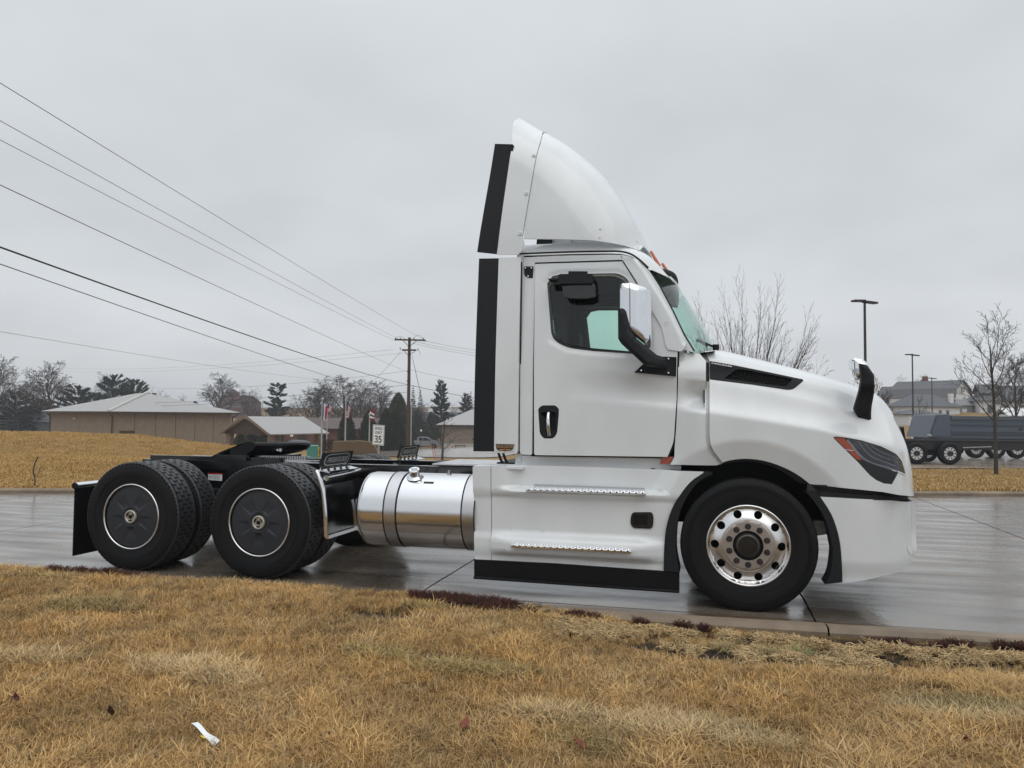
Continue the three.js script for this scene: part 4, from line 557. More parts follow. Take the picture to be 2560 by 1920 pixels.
const lawnMat = M({ map: lawnTex, roughness: .95, bumpMap: lawnBump, bumpScale: .05, vertexColors: true });
{
  const S = [], D = []; for (let k = -60; k <= 60; k++) S.push(Math.sign(k) * (Math.abs(k) * .55 + Math.pow(Math.abs(k) / 60, 3.4) * 620)); for (let k = 0; k <= 120; k++) D.push(.1 + k * .28 + Math.pow(k / 120, 4) * 850);
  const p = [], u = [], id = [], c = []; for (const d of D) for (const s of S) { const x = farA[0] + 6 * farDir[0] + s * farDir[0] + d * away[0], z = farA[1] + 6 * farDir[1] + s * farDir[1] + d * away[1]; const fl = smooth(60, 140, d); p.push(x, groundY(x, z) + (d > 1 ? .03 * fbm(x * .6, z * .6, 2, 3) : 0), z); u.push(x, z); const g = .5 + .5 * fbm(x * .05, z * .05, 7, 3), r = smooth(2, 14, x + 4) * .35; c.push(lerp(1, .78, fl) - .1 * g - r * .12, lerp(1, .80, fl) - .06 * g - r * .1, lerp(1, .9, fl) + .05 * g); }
  const n = S.length; for (let i = 0; i < D.length - 1; i++) for (let k = 0; k < n - 1; k++) { const a = i * n + k; id.push(a, a + 1, a + n, a + 1, a + n + 1, a + n); }
  const g = new THREE.BufferGeometry(); g.setAttribute('position', new THREE.Float32BufferAttribute(p, 3)); g.setAttribute('uv', new THREE.Float32BufferAttribute(u, 2)); g.setAttribute('color', new THREE.Float32BufferAttribute(c, 3)); g.setIndex(id); g.computeVertexNormals();
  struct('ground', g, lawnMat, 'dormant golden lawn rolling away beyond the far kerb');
}
function draped(name, quad, mat, label, lift = .03, n = 26) { // a sheet laid over the ground
  const p = [], u = [], id = []; for (let i = 0; i <= n; i++) for (let k = 0; k <= n; k++) { const s = k / n, t = i / n, L = (q) => lerp(lerp(quad[0][q], quad[1][q], s), lerp(quad[3][q], quad[2][q], s), t), x = L(0), z = L(2); p.push(x, groundY(x, z) + lift, z); u.push(x, z); }
  for (let i = 0; i < n; i++) for (let k = 0; k < n; k++) { const a = i * (n + 1) + k; id.push(a, a + 1, a + n + 1, a + 1, a + n + 2, a + n + 1); }
  const g = new THREE.BufferGeometry(); g.setAttribute('position', new THREE.Float32BufferAttribute(p, 3)); g.setAttribute('uv', new THREE.Float32BufferAttribute(u, 2)); g.setIndex(id); g.computeVertexNormals(); return struct(name, g, mat, label);
}
const lotMat = M({ map: concTex, color: [1.5, 1.5, 1.55], roughness: .55, roughnessMap: concRough, clearcoat: .4, clearcoatRoughness: .35 });
draped('parking_lot', [[5.282,0,-27.283],[20.606,0,-31.126],[49.015,0,-87.783],[13.948,0,-78.988]], lotMat, 'wet grey concrete truck lot at the right', .06);
draped('parking_lot', [[-34.214,0,-62.265],[-13.17,0,-67.543],[-23.693,0,-120.111],[-57.266,0,-111.69]], lotMat, 'pale concrete lot by the silver pickup', .09);
draped('path', [[22.226,0,-98.091],[31.378,0,-100.386],[31.743,0,-101.613],[22.485,0,-99.291]].map(p => p), kerbMat, 'pale strip of kerb under the white garage', .1, 8);

// ---------- near verge ----------
const patch = (x, z, cx, cz, rx, rz, rot = -.03) => { const dx = x - cx, dz = z - cz - dx * rot; return Math.hypot(dx / rx, dz / rz) + .8 * fbm(x * 5, z * 9, cx, 4); };
const P3 = (c, rx, rz) => [c[0][0], c[0][1], rx, rz];
const strawSpots = [P3([[-1.001,1.092]], .30, .10), P3([[-.09,.949]], .32, .07), P3([[.551,.999]], .36, .085), P3([[.345,1.473]], .30, .06), P3([[-1.066,1.339]], .16, .06), P3([[-1.486,.814]], .10, .03), P3([[-.6,.979]], .2, .04), P3([[1.322,.963]], .3, .05)];
const redSpots = [P3([[-1.997,.769]], .34, .075), P3([[-1.478,.853]], .28, .05), P3([[-1.17,.853]], .14, .03), P3([[-.505,.812]], .22, .03), P3([[-5.367,.748]], .30, .05), P3([[-4.987,.734]], .2, .04), P3([[.965,.847]], .25, .03), P3([[1.398,.726]], .25, .03), P3([[-4.178,.45]], .18, .03)];
const soilSpots = [P3([[.051,1.45]], .60, .22), P3([[.464,1.379]], .50, .18), P3([[1.044,1.123]], .6, .14), P3([[-.462,1.362]], .35, .16), P3([[-1.899,.891]], .42, .10), P3([[-2.406,1.25]], .25, .07), P3([[.54,1.186]], .40, .09), P3([[-.277,1.295]], .36, .07), P3([[1.182,1.008]], .50, .08), P3([[-.968,1.14]], .4, .11), P3([[-.077,.936]], .6, .09), P3([[.822,.775]], .5, .06)];
const thinSpots = [P3([[-1.608,2.064]], .32, .10), P3([[-2.361,1.355]], .3, .10), P3([[-1.304,2.114]], .22, .06), P3([[-2.402,1.742]], .2, .06), P3([[-.564,1.631]], .4, .07), P3([[.803,1.865]], .12, .06)];
const greenSpots = [P3([[.853,2.115]], .26, .12), P3([[-1.459,2.188]], .35, .10), P3([[-4.353,1.641]], .35, .12), P3([[-2.047,2.077]], .3, .1), P3([[-5.434,1.038]], .3, .05), P3([[-2.212,1.087]], .18, .05), P3([[-.762,2.945]], .16, .06)];
const paleSpots = [P3([[-2.916,2.591]], .32, .12), P3([[-3.845,2.647]], .25, .1), P3([[-.898,2.732]], .28, .1), P3([[.855,2.163]], .35, .14), P3([[-.338,2.71]], .4, .12), P3([[-2.631,2.695]], .25, .08)];
const inAny = (L, x, z) => { let m = 9; for (const p of L) m = Math.min(m, patch(x, z, ...p)); return smooth(1.25, .8, m); };
function vergeY(x, z) {
  const k = z - nearZ(x) - .15, e = lerp(.125, .045, smooth(-2.6, -.2, x));
  return lerp(e, .105, smooth(.1, 1.2, k)) + .016 * fbm(x * 2.2, z * 2.2, 1, 3) * smooth(0, .3, k) - .012 * inAny(soilSpots, x, z);
}
{
  const p = [], u = [], id = [], c = [], nx = 190, nz = 110; for (let i = 0; i <= nz; i++) for (let k = 0; k <= nx; k++) { const x = lerp(-11, 8, k / nx), t = i / nz, z0 = nearZ(x) + .135, z = z0 + Math.pow(t, 1.3) * 6.5; p.push(x, vergeY(x, z) + .008 * fbm(x * 12, z * 12, 3, 2), z); u.push(x, z); const s = inAny(soilSpots, x, z), n = .5 + .5 * fbm(x * 5, z * 5, 2, 3); c.push(lerp(.17, .052, s) * (.5 + n), lerp(.115, .039, s) * (.5 + n), lerp(.055, .029, s) * (.5 + n)); }
  for (let i = 0; i < nz; i++) for (let k = 0; k < nx; k++) { const a = i * (nx + 1) + k; id.push(a, a + nx + 1, a + 1, a + 1, a + nx + 1, a + nx + 2); }
  const g = new THREE.BufferGeometry(); g.setAttribute('position', new THREE.Float32BufferAttribute(p, 3)); g.setAttribute('uv', new THREE.Float32BufferAttribute(u, 2)); g.setAttribute('color', new THREE.Float32BufferAttribute(c, 3)); g.setIndex(id); g.computeVertexNormals();
  struct('verge', g, M({ color: [1, 1, 1], vertexColors: true, roughness: 1, specularIntensity: .25, bumpMap: withRep(gritTex, 5), bumpScale: .03 }), 'bare soil and thatch under the near lawn');
}
function tuft(n, h0, h1, wd, spread, lean) { // blades of one tuft
  const p = [], id = []; for (let i = 0; i < n; i++) {
    const a = rnd() * 6.283, r = spread * Math.sqrt(rnd()), h = rr(h0, h1), l = rr(.15, lean), b = rnd() * 6.283, x = r * Math.cos(a), z = r * Math.sin(a), dx = Math.cos(b), dz = Math.sin(b), w = wd * rr(.6, 1.2), px = -dz * w, pz = dx * w, o = p.length / 3;
    const tw = rr(-.6, .6), P = t => [x + dx * h * l * t * t * .9 + tw * .2 * h * t * px / w, h * t * (1 - .35 * l * t * t), z + dz * h * l * t * t * .9 + tw * .2 * h * t * pz / w];
    const A = P(0), B = P(.5), C = P(1);
    p.push(A[0] - px, A[1] - .01, A[2] - pz, A[0] + px, A[1] - .01, A[2] + pz, B[0] - px * .8, B[1], B[2] - pz * .8, B[0] + px * .8, B[1], B[2] + pz * .8, C[0], C[1], C[2]);
    id.push(o, o + 1, o + 2, o + 1, o + 3, o + 2, o + 2, o + 3, o + 4);
  }
  const g = new THREE.BufferGeometry(); g.setAttribute('position', new THREE.Float32BufferAttribute(p, 3)); g.setIndex(id); g.computeVertexNormals(); return g;
}
function scatter(name, label, geo, mat, list) { const m = new THREE.InstancedMesh(geo, mat, list.length), o = new THREE.Object3D(), c = new THREE.Color(); list.forEach((q, i) => { o.position.set(q[0], q[1], q[2]); o.rotation.set(q[5] || 0, q[3], q[6] || 0); o.scale.setScalar(q[4]); o.updateMatrix(); m.setMatrixAt(i, o.matrix); m.setColorAt(i, c.setRGB(...q[7])); }); m.name = numbered(name); m.castShadow = m.receiveShadow = true; scene.add(m); return tag(m, label, null, null, 'stuff'); }
{
  const blade = M({ color: [1, 1, 1], roughness: .7 });
  const lists = [[], [], [], []]; const cam = camera.position, yaw = -.2457, F = [Math.sin(yaw), -Math.cos(yaw)], R = [Math.cos(yaw), Math.sin(yaw)];
  let n = 0; for (let k = 0; k < 90000; k++) {
    const dep = 2.35 + 5.6 * Math.pow(rnd(), 1.25), lat = (rnd() * 2 - 1) * (.72 * dep + .7), x = cam.x + F[0] * dep + R[0] * lat, z = cam.z + F[1] * dep + R[1] * lat, kd = z - nearZ(x) - .15;
    const over = lerp(.07, -.02, smooth(-2.3, -.6, x + .25 * fbm(x * 3, 1, 1, 2))); if (kd < -over) continue;
    const soil = inAny(soilSpots, x, z), thin = inAny(thinSpots, x, z), straw = inAny(strawSpots, x, z), red = inAny(redSpots, x, z);
    if (rnd() < soil * .965 + straw * .75) continue; if (rnd() < thin * .45) continue; if (red > .5 && rnd() < .8) continue; if (kd < .22 && x > .2 && rnd() < .8) continue;
    const g = inAny(greenSpots, x, z), pl = inAny(paleSpots, x, z), a = fbm(x * 1.7, z * 1.7, 3, 4), b = fbm(x * 9, z * 9, 5, 2), v = rr(.62, 1.28) * (1 + .6 * a + .42 * b);
    let col = [.55, .345, .13]; const mixc = (t, q) => col = col.map((w, i) => lerp(w, q[i], t));
    mixc(smooth(.0, .5, fbm(x * 1.1, z * 1.1, 9, 3) + .1) * .55, [.50, .35, .165]); mixc(pl * .75, [.62, .47, .25]); mixc(g * .55, [.25, .22, .08]); mixc(thin * .6, [.24, .185, .09]); if (rnd() < .10) mixc(.8, [.55, .42, .24]); if (rnd() < .07) mixc(.8, [.12, .075, .035]);
    const type = g > .4 && rnd() < .7 ? 2 : (pl > .3 || (x > .2 && dep < 4)) && rnd() < .75 ? 1 : rnd() < .12 ? 1 : 0;
    const hs = (x > -.9 ? lerp(.42, 1, smooth(.35, 1.3, kd)) : kd < .2 ? .8 : 1) * lerp(.75, 1.15, smooth(-.5, .5, a)) * (thin > .5 ? .6 : 1) * rr(.8, 1.25);
    const wind = .35 * fbm(x * 2.5, z * 2.5, 11, 2);
    lists[type].push([x, vergeY(x, z), z, rnd() * 6.28, hs, .5 * wind + rr(-.15, .15), .8 * wind + rr(-.15, .15), col.map(q => q * v)]);
  }
  scatter('grass', 'short golden dormant lawn grass in front of the truck', tuft(20, .030, .068, .0022, .045, 1.5), blade, lists[0]);
  scatter('grass', 'longer straw coloured grass blades in the near lawn', tuft(16, .05, .11, .0026, .05, 1.7), blade, lists[1]);
  scatter('grass', 'coarse greenish grass blades in the near lawn', tuft(14, .05, .105, .0032, .05, 1.6), blade, lists[2]);
  const far = []; for (let k = 0; k < 64000; k++) { const s = rr(-26, 27), d = .25 + 21 * Math.pow(rnd(), 1.35), x = farA[0] + 6 * farDir[0] + s * farDir[0] + d * away[0], z = farA[1] + 6 * farDir[1] + s * farDir[1] + d * away[1]; if (x > -7 && x < -1 && rnd() < .6) continue; const a = fbm(x * .7, z * .7, 3, 4), b = fbm(x * 4, z * 4, 8, 2), v = rr(.88, 1.12) * (1 + .26 * a + .07 * b), g = smooth(0, 6, x); far.push([x, groundY(x, z) + .01, z, rnd() * 6.28, rr(.7, 1.3) * (1 + .4 * b), rr(-.25, .25), rr(-.25, .25), [lerp(.50, .44, g) * v, lerp(.32, .29, g) * v, lerp(.11, .11, g) * v]]); }
  scatter('grass', 'golden lawn grass on the rise and strip beyond the road', tuft(16, .03, .065, .006, .16, 2.0), blade, far);
  // dry straw, red weeds along the kerb
  const curl = merge([0, 1, 2, 3].map(i => { const a = i * 1.7; return tube([[0, 0, 0], [.015 * Math.cos(a), .008 + .004 * i, .012], [.032, .006 * i, .02 * Math.sin(a)], [.045, .012, -.01 + .012 * i]], .0021, 7, 3).translate(-.02, .004 * i, .008 * i); }));
  const sl = []; for (const s of [...strawSpots, ...soilSpots.slice(0, 4).map(q => [q[0], q[1], q[2] * .3, q[3]])]) for (let k = 0; k < 560 * s[2] / .3; k++) { const a = rnd() * 6.28, r = Math.sqrt(rnd()) * 1.1, x = s[0] + s[2] * r * Math.cos(a), z = s[1] + s[3] * r * Math.sin(a); if (z < nearZ(x) + .12) continue; if (fbm(x * 5, z * 8, 4, 3) < (s === strawSpots[0] ? -.2 : .02)) continue; const v = rr(.6, 1.2); sl.push([x, vergeY(x, z) + rr(.002, .022), z, rnd() * 6.28, rr(.7, 1.3), rr(-.5, .5), rr(-.5, .5), [.62 * v, .45 * v, .235 * v]]); }
  scatter('straw', 'pale curled dry straw lying along the kerb', curl, M({ color: [1, 1, 1], roughness: .8 }), sl);
  const sprig = merge([0, 1, 2, 3, 4, 5, 6].map(i => { const a = i * .9, h = .03 + .012 * (i % 3); return merge([tube([[0, 0, 0], [.012 * Math.cos(a), h * .6, .012 * Math.sin(a)], [.035 * Math.cos(a), h, .035 * Math.sin(a)]], .0016, 4, 3), bar([.02 * Math.cos(a), h * .8, .02 * Math.sin(a)], [.02 * Math.cos(a) + .014, h + .008, .02 * Math.sin(a) - .008], .0013, 3), bar([.016 * Math.cos(a), h * .7, .016 * Math.sin(a)], [.016 * Math.cos(a) - .012, h + .004, .016 * Math.sin(a) + .01], .0013, 3)]); }));
  const rl = []; for (const s of redSpots) for (let k = 0; k < (s[0] < -3 ? 150 : 420) * s[2] / .3; k++) { const a = rnd() * 6.28, r = Math.pow(rnd(), .6) * 1.25, x = s[0] + s[2] * r * Math.cos(a), z = s[1] + s[3] * r * Math.sin(a); if (z < nearZ(x) + .07 || fbm(x * 4, z * 9, 6, 3) < (s === redSpots[0] ? -.3 : -.02)) continue; const v = rr(.5, 1.3), w = rnd() < .5; rl.push([x, vergeY(x, z), z, rnd() * 6.28, rr(.6, 1.15), rr(-.3, .3), rr(-.3, .3), (w ? [.13, .038, .026] : [.08, .042, .03]).map(q => q * v)]); }
  scatter('weed', 'dark red dried weeds along the kerb edge', sprig, M({ color: [1, 1, 1], roughness: .85 }), rl);
}
// clumps of ornamental tuft grass by the kerb
[[[-.209,1.258]].flat(), [[.049,1.343]].flat(), [[.228,1.216]].flat()].forEach(([x, z], i) => {
  const t = thing('grass_clump', ['pale rounded grass clump on bare soil, leftmost of three by the kerb', 'largest rounded grass clump of the three on bare soil', 'greener rounded grass clump nearest the kerb joint'][i], 'grass clump', [x, vergeY(x, z), z], i, 'grass clumps by the kerb');
  part(t, 'blades', tuft(230, .05, [.11, .13, .11][i], .0018, .045, 2.1), M({ color: [[.46, .36, .18], [.42, .35, .17], [.36, .33, .14]][i], roughness: .8 }));
  part(t, 'green_base', tuft(90, .03, .055, .0018, .04, 1.6), M({ color: [.10, .11, .035], roughness: .8 }));
});
// litter and leaves
{
  const [a, b] = [[-2.36,3.29],[-2.192,3.385]]; const g = new THREE.PlaneGeometry(1, 1, 16, 6), P = g.attributes.position; const L = Math.hypot(a[0] - b[0], a[1] - b[1]);
  for (let i = 0; i < P.count; i++) { const u = P.getX(i) + .5, v = P.getY(i), w = .027 * (1 - .3 * Math.sin(u * Math.PI)); P.setXYZ(i, (u - .5) * L, .004 * Math.sin(u * 9) + v * .012 * Math.cos(u * 3.1), v * w); } g.computeVertexNormals();
  const t = thing('paper_scrap', 'twisted white paper wrapper with a yellow edge lying in the grass', 'litter', [(a[0] + b[0]) / 2, .168, (a[1] + b[1]) / 2], -Math.atan2(b[1] - a[1], b[0] - a[0])); t.rotation.x = .35;
  part(t, 'paper', [g, g.clone().translate(0, -.0015, 0)], M({ color: [.82, .84, .85], roughness: .7 })); part(t, 'printed_edge', bx(.03, .0012, .006, .012, -.001, .016, 0, .2), M({ color: [.7, .55, .05], roughness: .6 }));
  ['red brown fallen leaf in the grass below the step fairing', 'larger rusty fallen leaf in the grass at the bottom middle', 'dark red fallen leaf in the grass at bottom right', 'purplish fallen leaf in the grass at far left', 'small maroon fallen leaf between the patches of grey grass', 'dark curled leaf in the grass above the paper scrap'].forEach((lab, i) => {
    const q = [[[-1.299,2.95],[-.8,3.016],[.709,2.591],[-3.336,3.23],[-1.577,2.566],[-2.839,3.211]]][0][i]; const s = new THREE.Shape(); s.moveTo(0, -.03); s.quadraticCurveTo(.022, -.015, .014, .01); s.quadraticCurveTo(.006, .02, 0, .034); s.quadraticCurveTo(-.01, .016, -.016, .008); s.quadraticCurveTo(-.02, -.012, 0, -.03);
    const gl = new THREE.ExtrudeGeometry(s, { depth: .0012, bevelEnabled: false, curveSegments: 6 }); const PP = gl.attributes.position; for (let k = 0; k < PP.count; k++) PP.setZ(k, PP.getZ(k) + 12 * PP.getX(k) ** 2); gl.computeVertexNormals(); gl.rotateX(-1.1 + i * .3).rotateY(i * 1.3).scale(i === 1 ? 1.3 : .9, 1, 1);
    const m = part(scene, 'fallen_leaf', gl, M({ color: [[.18, .04, .02], [.17, .045, .02], [.13, .02, .015], [.09, .035, .05], [.09, .02, .02], [.05, .02, .015]][i], roughness: .7 })); m.position.set(q[0], vergeY(q[0], q[1]) + .055, q[1]); tag(m, lab, 'leaf', 'fallen leaves in the near lawn');
  });
}

// ---------- background: materials and builders ----------
const RY = .2457; // street axes: facing the driveway
const stucco = dataTex(256, 256, (u, v) => .92 + .12 * gritN(u, v));
const B = {
  tan: M({ color: [.285, .225, .165], map: withRep(stucco, .5), roughness: .9, bumpMap: withRep(gritTex, .8), bumpScale: .01 }),
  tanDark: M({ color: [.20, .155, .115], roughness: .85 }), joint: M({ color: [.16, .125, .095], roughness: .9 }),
  roofPale: M({ color: [.385, .38, .372], roughness: .7, bumpMap: withRep(gritTex, .7), bumpScale: .01 }), trimPale: M({ color: [.55, .52, .48], roughness: .6 }),
  brown: M({ color: [.055, .034, .026], roughness: .7 }), wood: M({ color: [.075, .055, .045], roughness: .85 }), brick: M({ color: [.17, .075, .058], map: withRep(stucco, 1), roughness: .9 }),
  brickDark: M({ color: [.115, .052, .045], roughness: .9 }), shingle: M({ color: [.12, .092, .085], roughness: .9 }), grey: M({ color: [.115, .118, .128], roughness: .85 }), greyPale: M({ color: [.135, .137, .145], roughness: .85 }),
  siding: M({ color: [.66, .67, .67], roughness: .7 }), sidingGrey: M({ color: [.22, .22, .225], roughness: .8 }), cream: M({ color: [.42, .39, .33], roughness: .8 }), dark: M({ color: [.018, .018, .02], roughness: .4 }), pane: M({ color: [.02, .025, .03], roughness: .08, clearcoat: 1 }),
  pole: M({ color: [.085, .058, .045], map: withRep(stucco, 3), roughness: .9 }), metal: M({ color: [.42, .43, .44], metalness: .6, roughness: .45 }), bronze: M({ color: [.028, .020, .018], roughness: .5 }),
  bark: M({ color: [.062, .048, .040], roughness: .95, bumpMap: withRep(gritTex, 4), bumpScale: .02 }), barkGrey: M({ color: [.052, .045, .038], roughness: .95 }), twig: M({ color: [.062, .048, .043], roughness: .95 }), twigRed: M({ color: [.078, .048, .047], roughness: .95 }), twigGrey: M({ color: [.07, .060, .054], roughness: .95 }),
  needle: M({ color: [.020, .034, .020], roughness: .8 }), needleBlue: M({ color: [.030, .046, .034], roughness: .8 }), arbor: M({ color: [.026, .034, .016], roughness: .85 }), arborGold: M({ color: [.055, .055, .022], roughness: .85 }), dryLeaf: M({ color: [.13, .07, .045], roughness: .8 }),
  stone: M({ color: [.17, .125, .075], map: withRep(stucco, 1), roughness: .95, bumpMap: withRep(gritTex, 1.2), bumpScale: .05 }), wire: M({ color: [.03, .026, .03], roughness: .6 }), wirePale: M({ color: [.12, .11, .12], roughness: .6 }),
  silver: M({ color: [.30, .32, .34], metalness: .35, roughness: .3, clearcoat: 1, clearcoatRoughness: .08 }), steelBlue: M({ color: [.072, .092, .12], roughness: .45, clearcoat: .4 }), white: mats.white, red: M({ color: [.35, .05, .04], roughness: .5 }), teal: M({ color: [.05, .22, .19], roughness: .6 }), yellow: M({ color: [.6, .42, .05], roughness: .6 }), soil: M({ color: [.035, .022, .017], roughness: .95 }),
};
const G = (p, dy = 0) => [p[0], groundY(p[0], p[2]) + dy, p[2]];
function slope(corners, t = .08) { // flat roof piece from 3 or 4 corner points, with thickness
  const c = corners.map(q => V(...q)), n = c[1].clone().sub(c[0]).cross(c[2].clone().sub(c[0])).normalize(); if (n.y < 0) n.negate(); const d = n.multiplyScalar(-t), p = [], f = (a, b, e) => p.push(...a.toArray(), ...b.toArray(), ...e.toArray());
  const l = c.map(q => q.clone().add(d)), N = c.length; for (let i = 1; i < N - 1; i++) { f(c[0], c[i], c[i + 1]); f(l[0], l[i + 1], l[i]); } for (let i = 0; i < N; i++) { const j = (i + 1) % N; f(c[i], l[i], l[j]); f(c[i], l[j], c[j]); }
  const g = new THREE.BufferGeometry(); g.setAttribute('position', new THREE.Float32BufferAttribute(p, 3)); g.computeVertexNormals(); const uv = []; for (let i = 0; i < p.length; i += 3) uv.push(p[i], p[i + 2]); g.setAttribute('uv', new THREE.Float32BufferAttribute(uv, 2)); return g;
}
function hipRoof(o, w, d, y, rise, over, ridge, m, names = 'roof_slope') { // centred on x, z
  const a = w / 2 + over, b = d / 2 + over, r = Math.min(ridge / 2, a - .1); const long = w >= d; const R1 = long ? [-(ridge / 2), y + rise, 0] : [0, y + rise, -(ridge / 2)], R2 = long ? [ridge / 2, y + rise, 0] : [0, y + rise, ridge / 2];
  const c = [[-a, y, -b], [a, y, -b], [a, y, b], [-a, y, b]];
  const S = long ? [[c[3], c[2], R2, R1], [c[1], c[0], R1, R2], [c[2], c[1], R2], [c[0], c[3], R1]] : [[c[2], c[1], R1, R2], [c[0], c[3], R2, R1], [c[3], c[2], R2], [c[1], c[0], R1]];
  S.forEach((s, i) => { const g = slope(s, .1); g.translate(0, i * .0007, 0); part(o, names, g, m); });
  return { R1, R2, c };
}
function gableRoof(o, w, d, y, rise, over, m) { // ridge along x, gables at both x ends
  const a = w / 2 + over, b = d / 2 + over, e = rise * b / (d / 2); part(o, 'roof_slope', slope([[-a, y + rise - e, b], [a, y + rise - e, b], [a, y + rise, 0], [-a, y + rise, 0]], .09), m); part(o, 'roof_slope', slope([[a, y + rise - e, -b], [-a, y + rise - e, -b], [-a, y + rise - .001, 0], [a, y + rise - .001, 0]], .09), m);
}
const gableWall = (d, h, t = .15) => { const s = new THREE.Shape(); s.moveTo(-d / 2, 0); s.lineTo(d / 2, 0); s.lineTo(0, h); s.closePath(); return new THREE.ExtrudeGeometry(s, { depth: t, bevelEnabled: false }); };
function windowAt(o, x, y, z, w, h, ry = 0, frame = B.siding, n = 2) { const g = grp(o, 'window', x, y, z); g.rotation.y = ry; part(g, 'pane', bx(w, h, .03), B.pane); part(g, 'frame', [bx(w + .16, .09, .07, 0, h / 2 + .04, .01), bx(w + .16, .09, .07, 0, -h / 2 - .04, .01), bx(.08, h, .07, -w / 2 - .04, 0, .01), bx(.08, h, .07, w / 2 + .04, 0, .01), ...(n > 1 ? [bx(.05, h, .05, 0, 0, .012)] : [])], frame); return g; }

// trees
class Buf { constructor() { this.p = []; this.n = []; this.i = []; }
  limb(a, b, r0, r1, k) { const d = b.clone().sub(a).normalize(), u = (Math.abs(d.y) < .9 ? V(0, 1, 0) : V(1, 0, 0)).cross(d).normalize(), v = d.clone().cross(u), o = this.p.length / 3; for (const [c, r] of [[a, r0], [b, r1]]) for (let q = 0; q < k; q++) { const t = q / k * 6.2832, nx = u.x * Math.cos(t) + v.x * Math.sin(t), ny = u.y * Math.cos(t) + v.y * Math.sin(t), nz = u.z * Math.cos(t) + v.z * Math.sin(t); this.p.push(c.x + nx * r, c.y + ny * r, c.z + nz * r); this.n.push(nx, ny, nz); } for (let q = 0; q < k; q++) { const s = (q + 1) % k; this.i.push(o + q, o + s, o + k + q, o + s, o + k + s, o + k + q); } }
  tri(a, b, c) { const o = this.p.length / 3, n = b.clone().sub(a).cross(c.clone().sub(a)).normalize(); for (const q of [a, b, c]) { this.p.push(q.x, q.y, q.z); this.n.push(n.x, n.y, n.z); } this.i.push(o, o + 1, o + 2); }
  geo() { const g = new THREE.BufferGeometry(); g.setAttribute('position', new THREE.Float32BufferAttribute(this.p, 3)); g.setAttribute('normal', new THREE.Float32BufferAttribute(this.n, 3)); g.setAttribute('uv', new THREE.Float32BufferAttribute(new Float32Array(this.p.length / 3 * 2), 2)); g.setIndex(this.i); return g; } }
const rdir = () => { const z = rr(-1, 1), a = rnd() * 6.283, r = Math.sqrt(1 - z * z); return V(r * Math.cos(a), z, r * Math.sin(a)); };
// a bare tree of unit height and unit half width; o: {stems, clear, spread, lv: children per level, up, wob, r}
function bareTree(o) {
  const T = new Buf(), C = new Buf();
  function grow(pos, dir, len, r, lv) {
    const segs = lv === 0 ? 6 : lv === 1 ? 5 : lv === 2 ? 3 : lv === 3 ? 2 : 1, buf = lv <= 1 ? T : C, kids = o.lv[lv] || 0; let p = pos.clone(), d = dir.clone(); const at_ = [];
    for (let s = 0; s < segs; s++) { const q = p.clone().addScaledVector(d, len / segs), r0 = r * (1 - .72 * s / segs), r1 = r * (1 - .72 * (s + 1) / segs); buf.limb(p, q, r0, r1, lv === 0 ? 8 : lv === 1 ? 5 : 3); at_.push([p.clone(), q.clone(), d.clone(), r0]); p = q; d.addScaledVector(rdir(), o.wob * (lv ? 1 : .35)).addScaledVector(V(0, 1, 0), o.up * (lv > 1 ? .5 : 1)).normalize(); }
    for (let k = 0; k < kids; k++) { const f = lv === 0 ? lerp(o.clear, 1, (k + rnd() * .8) / kids) : lerp(.18, 1, (k + rnd()) / kids), si = Math.min(segs - 1, Math.floor(f * segs)), [a, b, sd, sr] = at_[si], q = a.clone().lerp(b, f * segs - si); const az = k * 2.4 + rnd() * 1.4, u = (Math.abs(sd.y) < .95 ? V(0, 1, 0) : V(1, 0, 0)).cross(sd).normalize(), w = sd.clone().cross(u), ang = (o.ang[lv] || .8) * rr(.75, 1.25) * (lv === 0 ? lerp(1.15, .55, f) : 1); const nd = sd.clone().multiplyScalar(Math.cos(ang)).addScaledVector(u, Math.sin(ang) * Math.cos(az)).addScaledVector(w, Math.sin(ang) * Math.sin(az)).normalize(); const nl = len * (o.len[lv] || .55) * rr(.7, 1.15) * (lv === 0 ? lerp(1.1, .55, f) : lerp(1, .6, f)); grow(q, nd, nl, Math.max(sr * (o.thin || .55), o.rmin), lv + 1); }
  }
  for (let s = 0; s < o.stems; s++) { const a = s * 2.4 + rnd() * .3, t = o.stems > 1 ? lerp(.05, o.tilt || .4, Math.sqrt((s + .5) / o.stems)) * rr(.9, 1.1) : 0; grow(V(0, -.02, 0), V(Math.sin(t) * Math.cos(a), Math.cos(t), Math.sin(t) * Math.sin(a)), o.trunk * rr(.9, 1.1), o.r, 0); }
  const g1 = T.geo(), g2 = C.geo(); let my = 0, mr = 0; { const rs = []; for (const b of [T, C]) for (let i = 0; i < b.p.length; i += 3) { my = Math.max(my, b.p[i + 1]); rs.push(Math.hypot(b.p[i], b.p[i + 2])); } rs.sort((p, q) => p - q); mr = rs[Math.floor(rs.length * .95)]; } for (const g of [g1, g2]) g.scale(1 / mr, 1 / my, 1 / mr); return [g1, g2];
}
const oakS = { stems: 1, clear: .34, trunk: 1, r: .032, lv: [11, 8, 6, 6, 5], ang: [.8, .65, .65, .65, .65], len: [.72, .58, .55, .52], up: .07, wob: .18, rmin: .0015 };
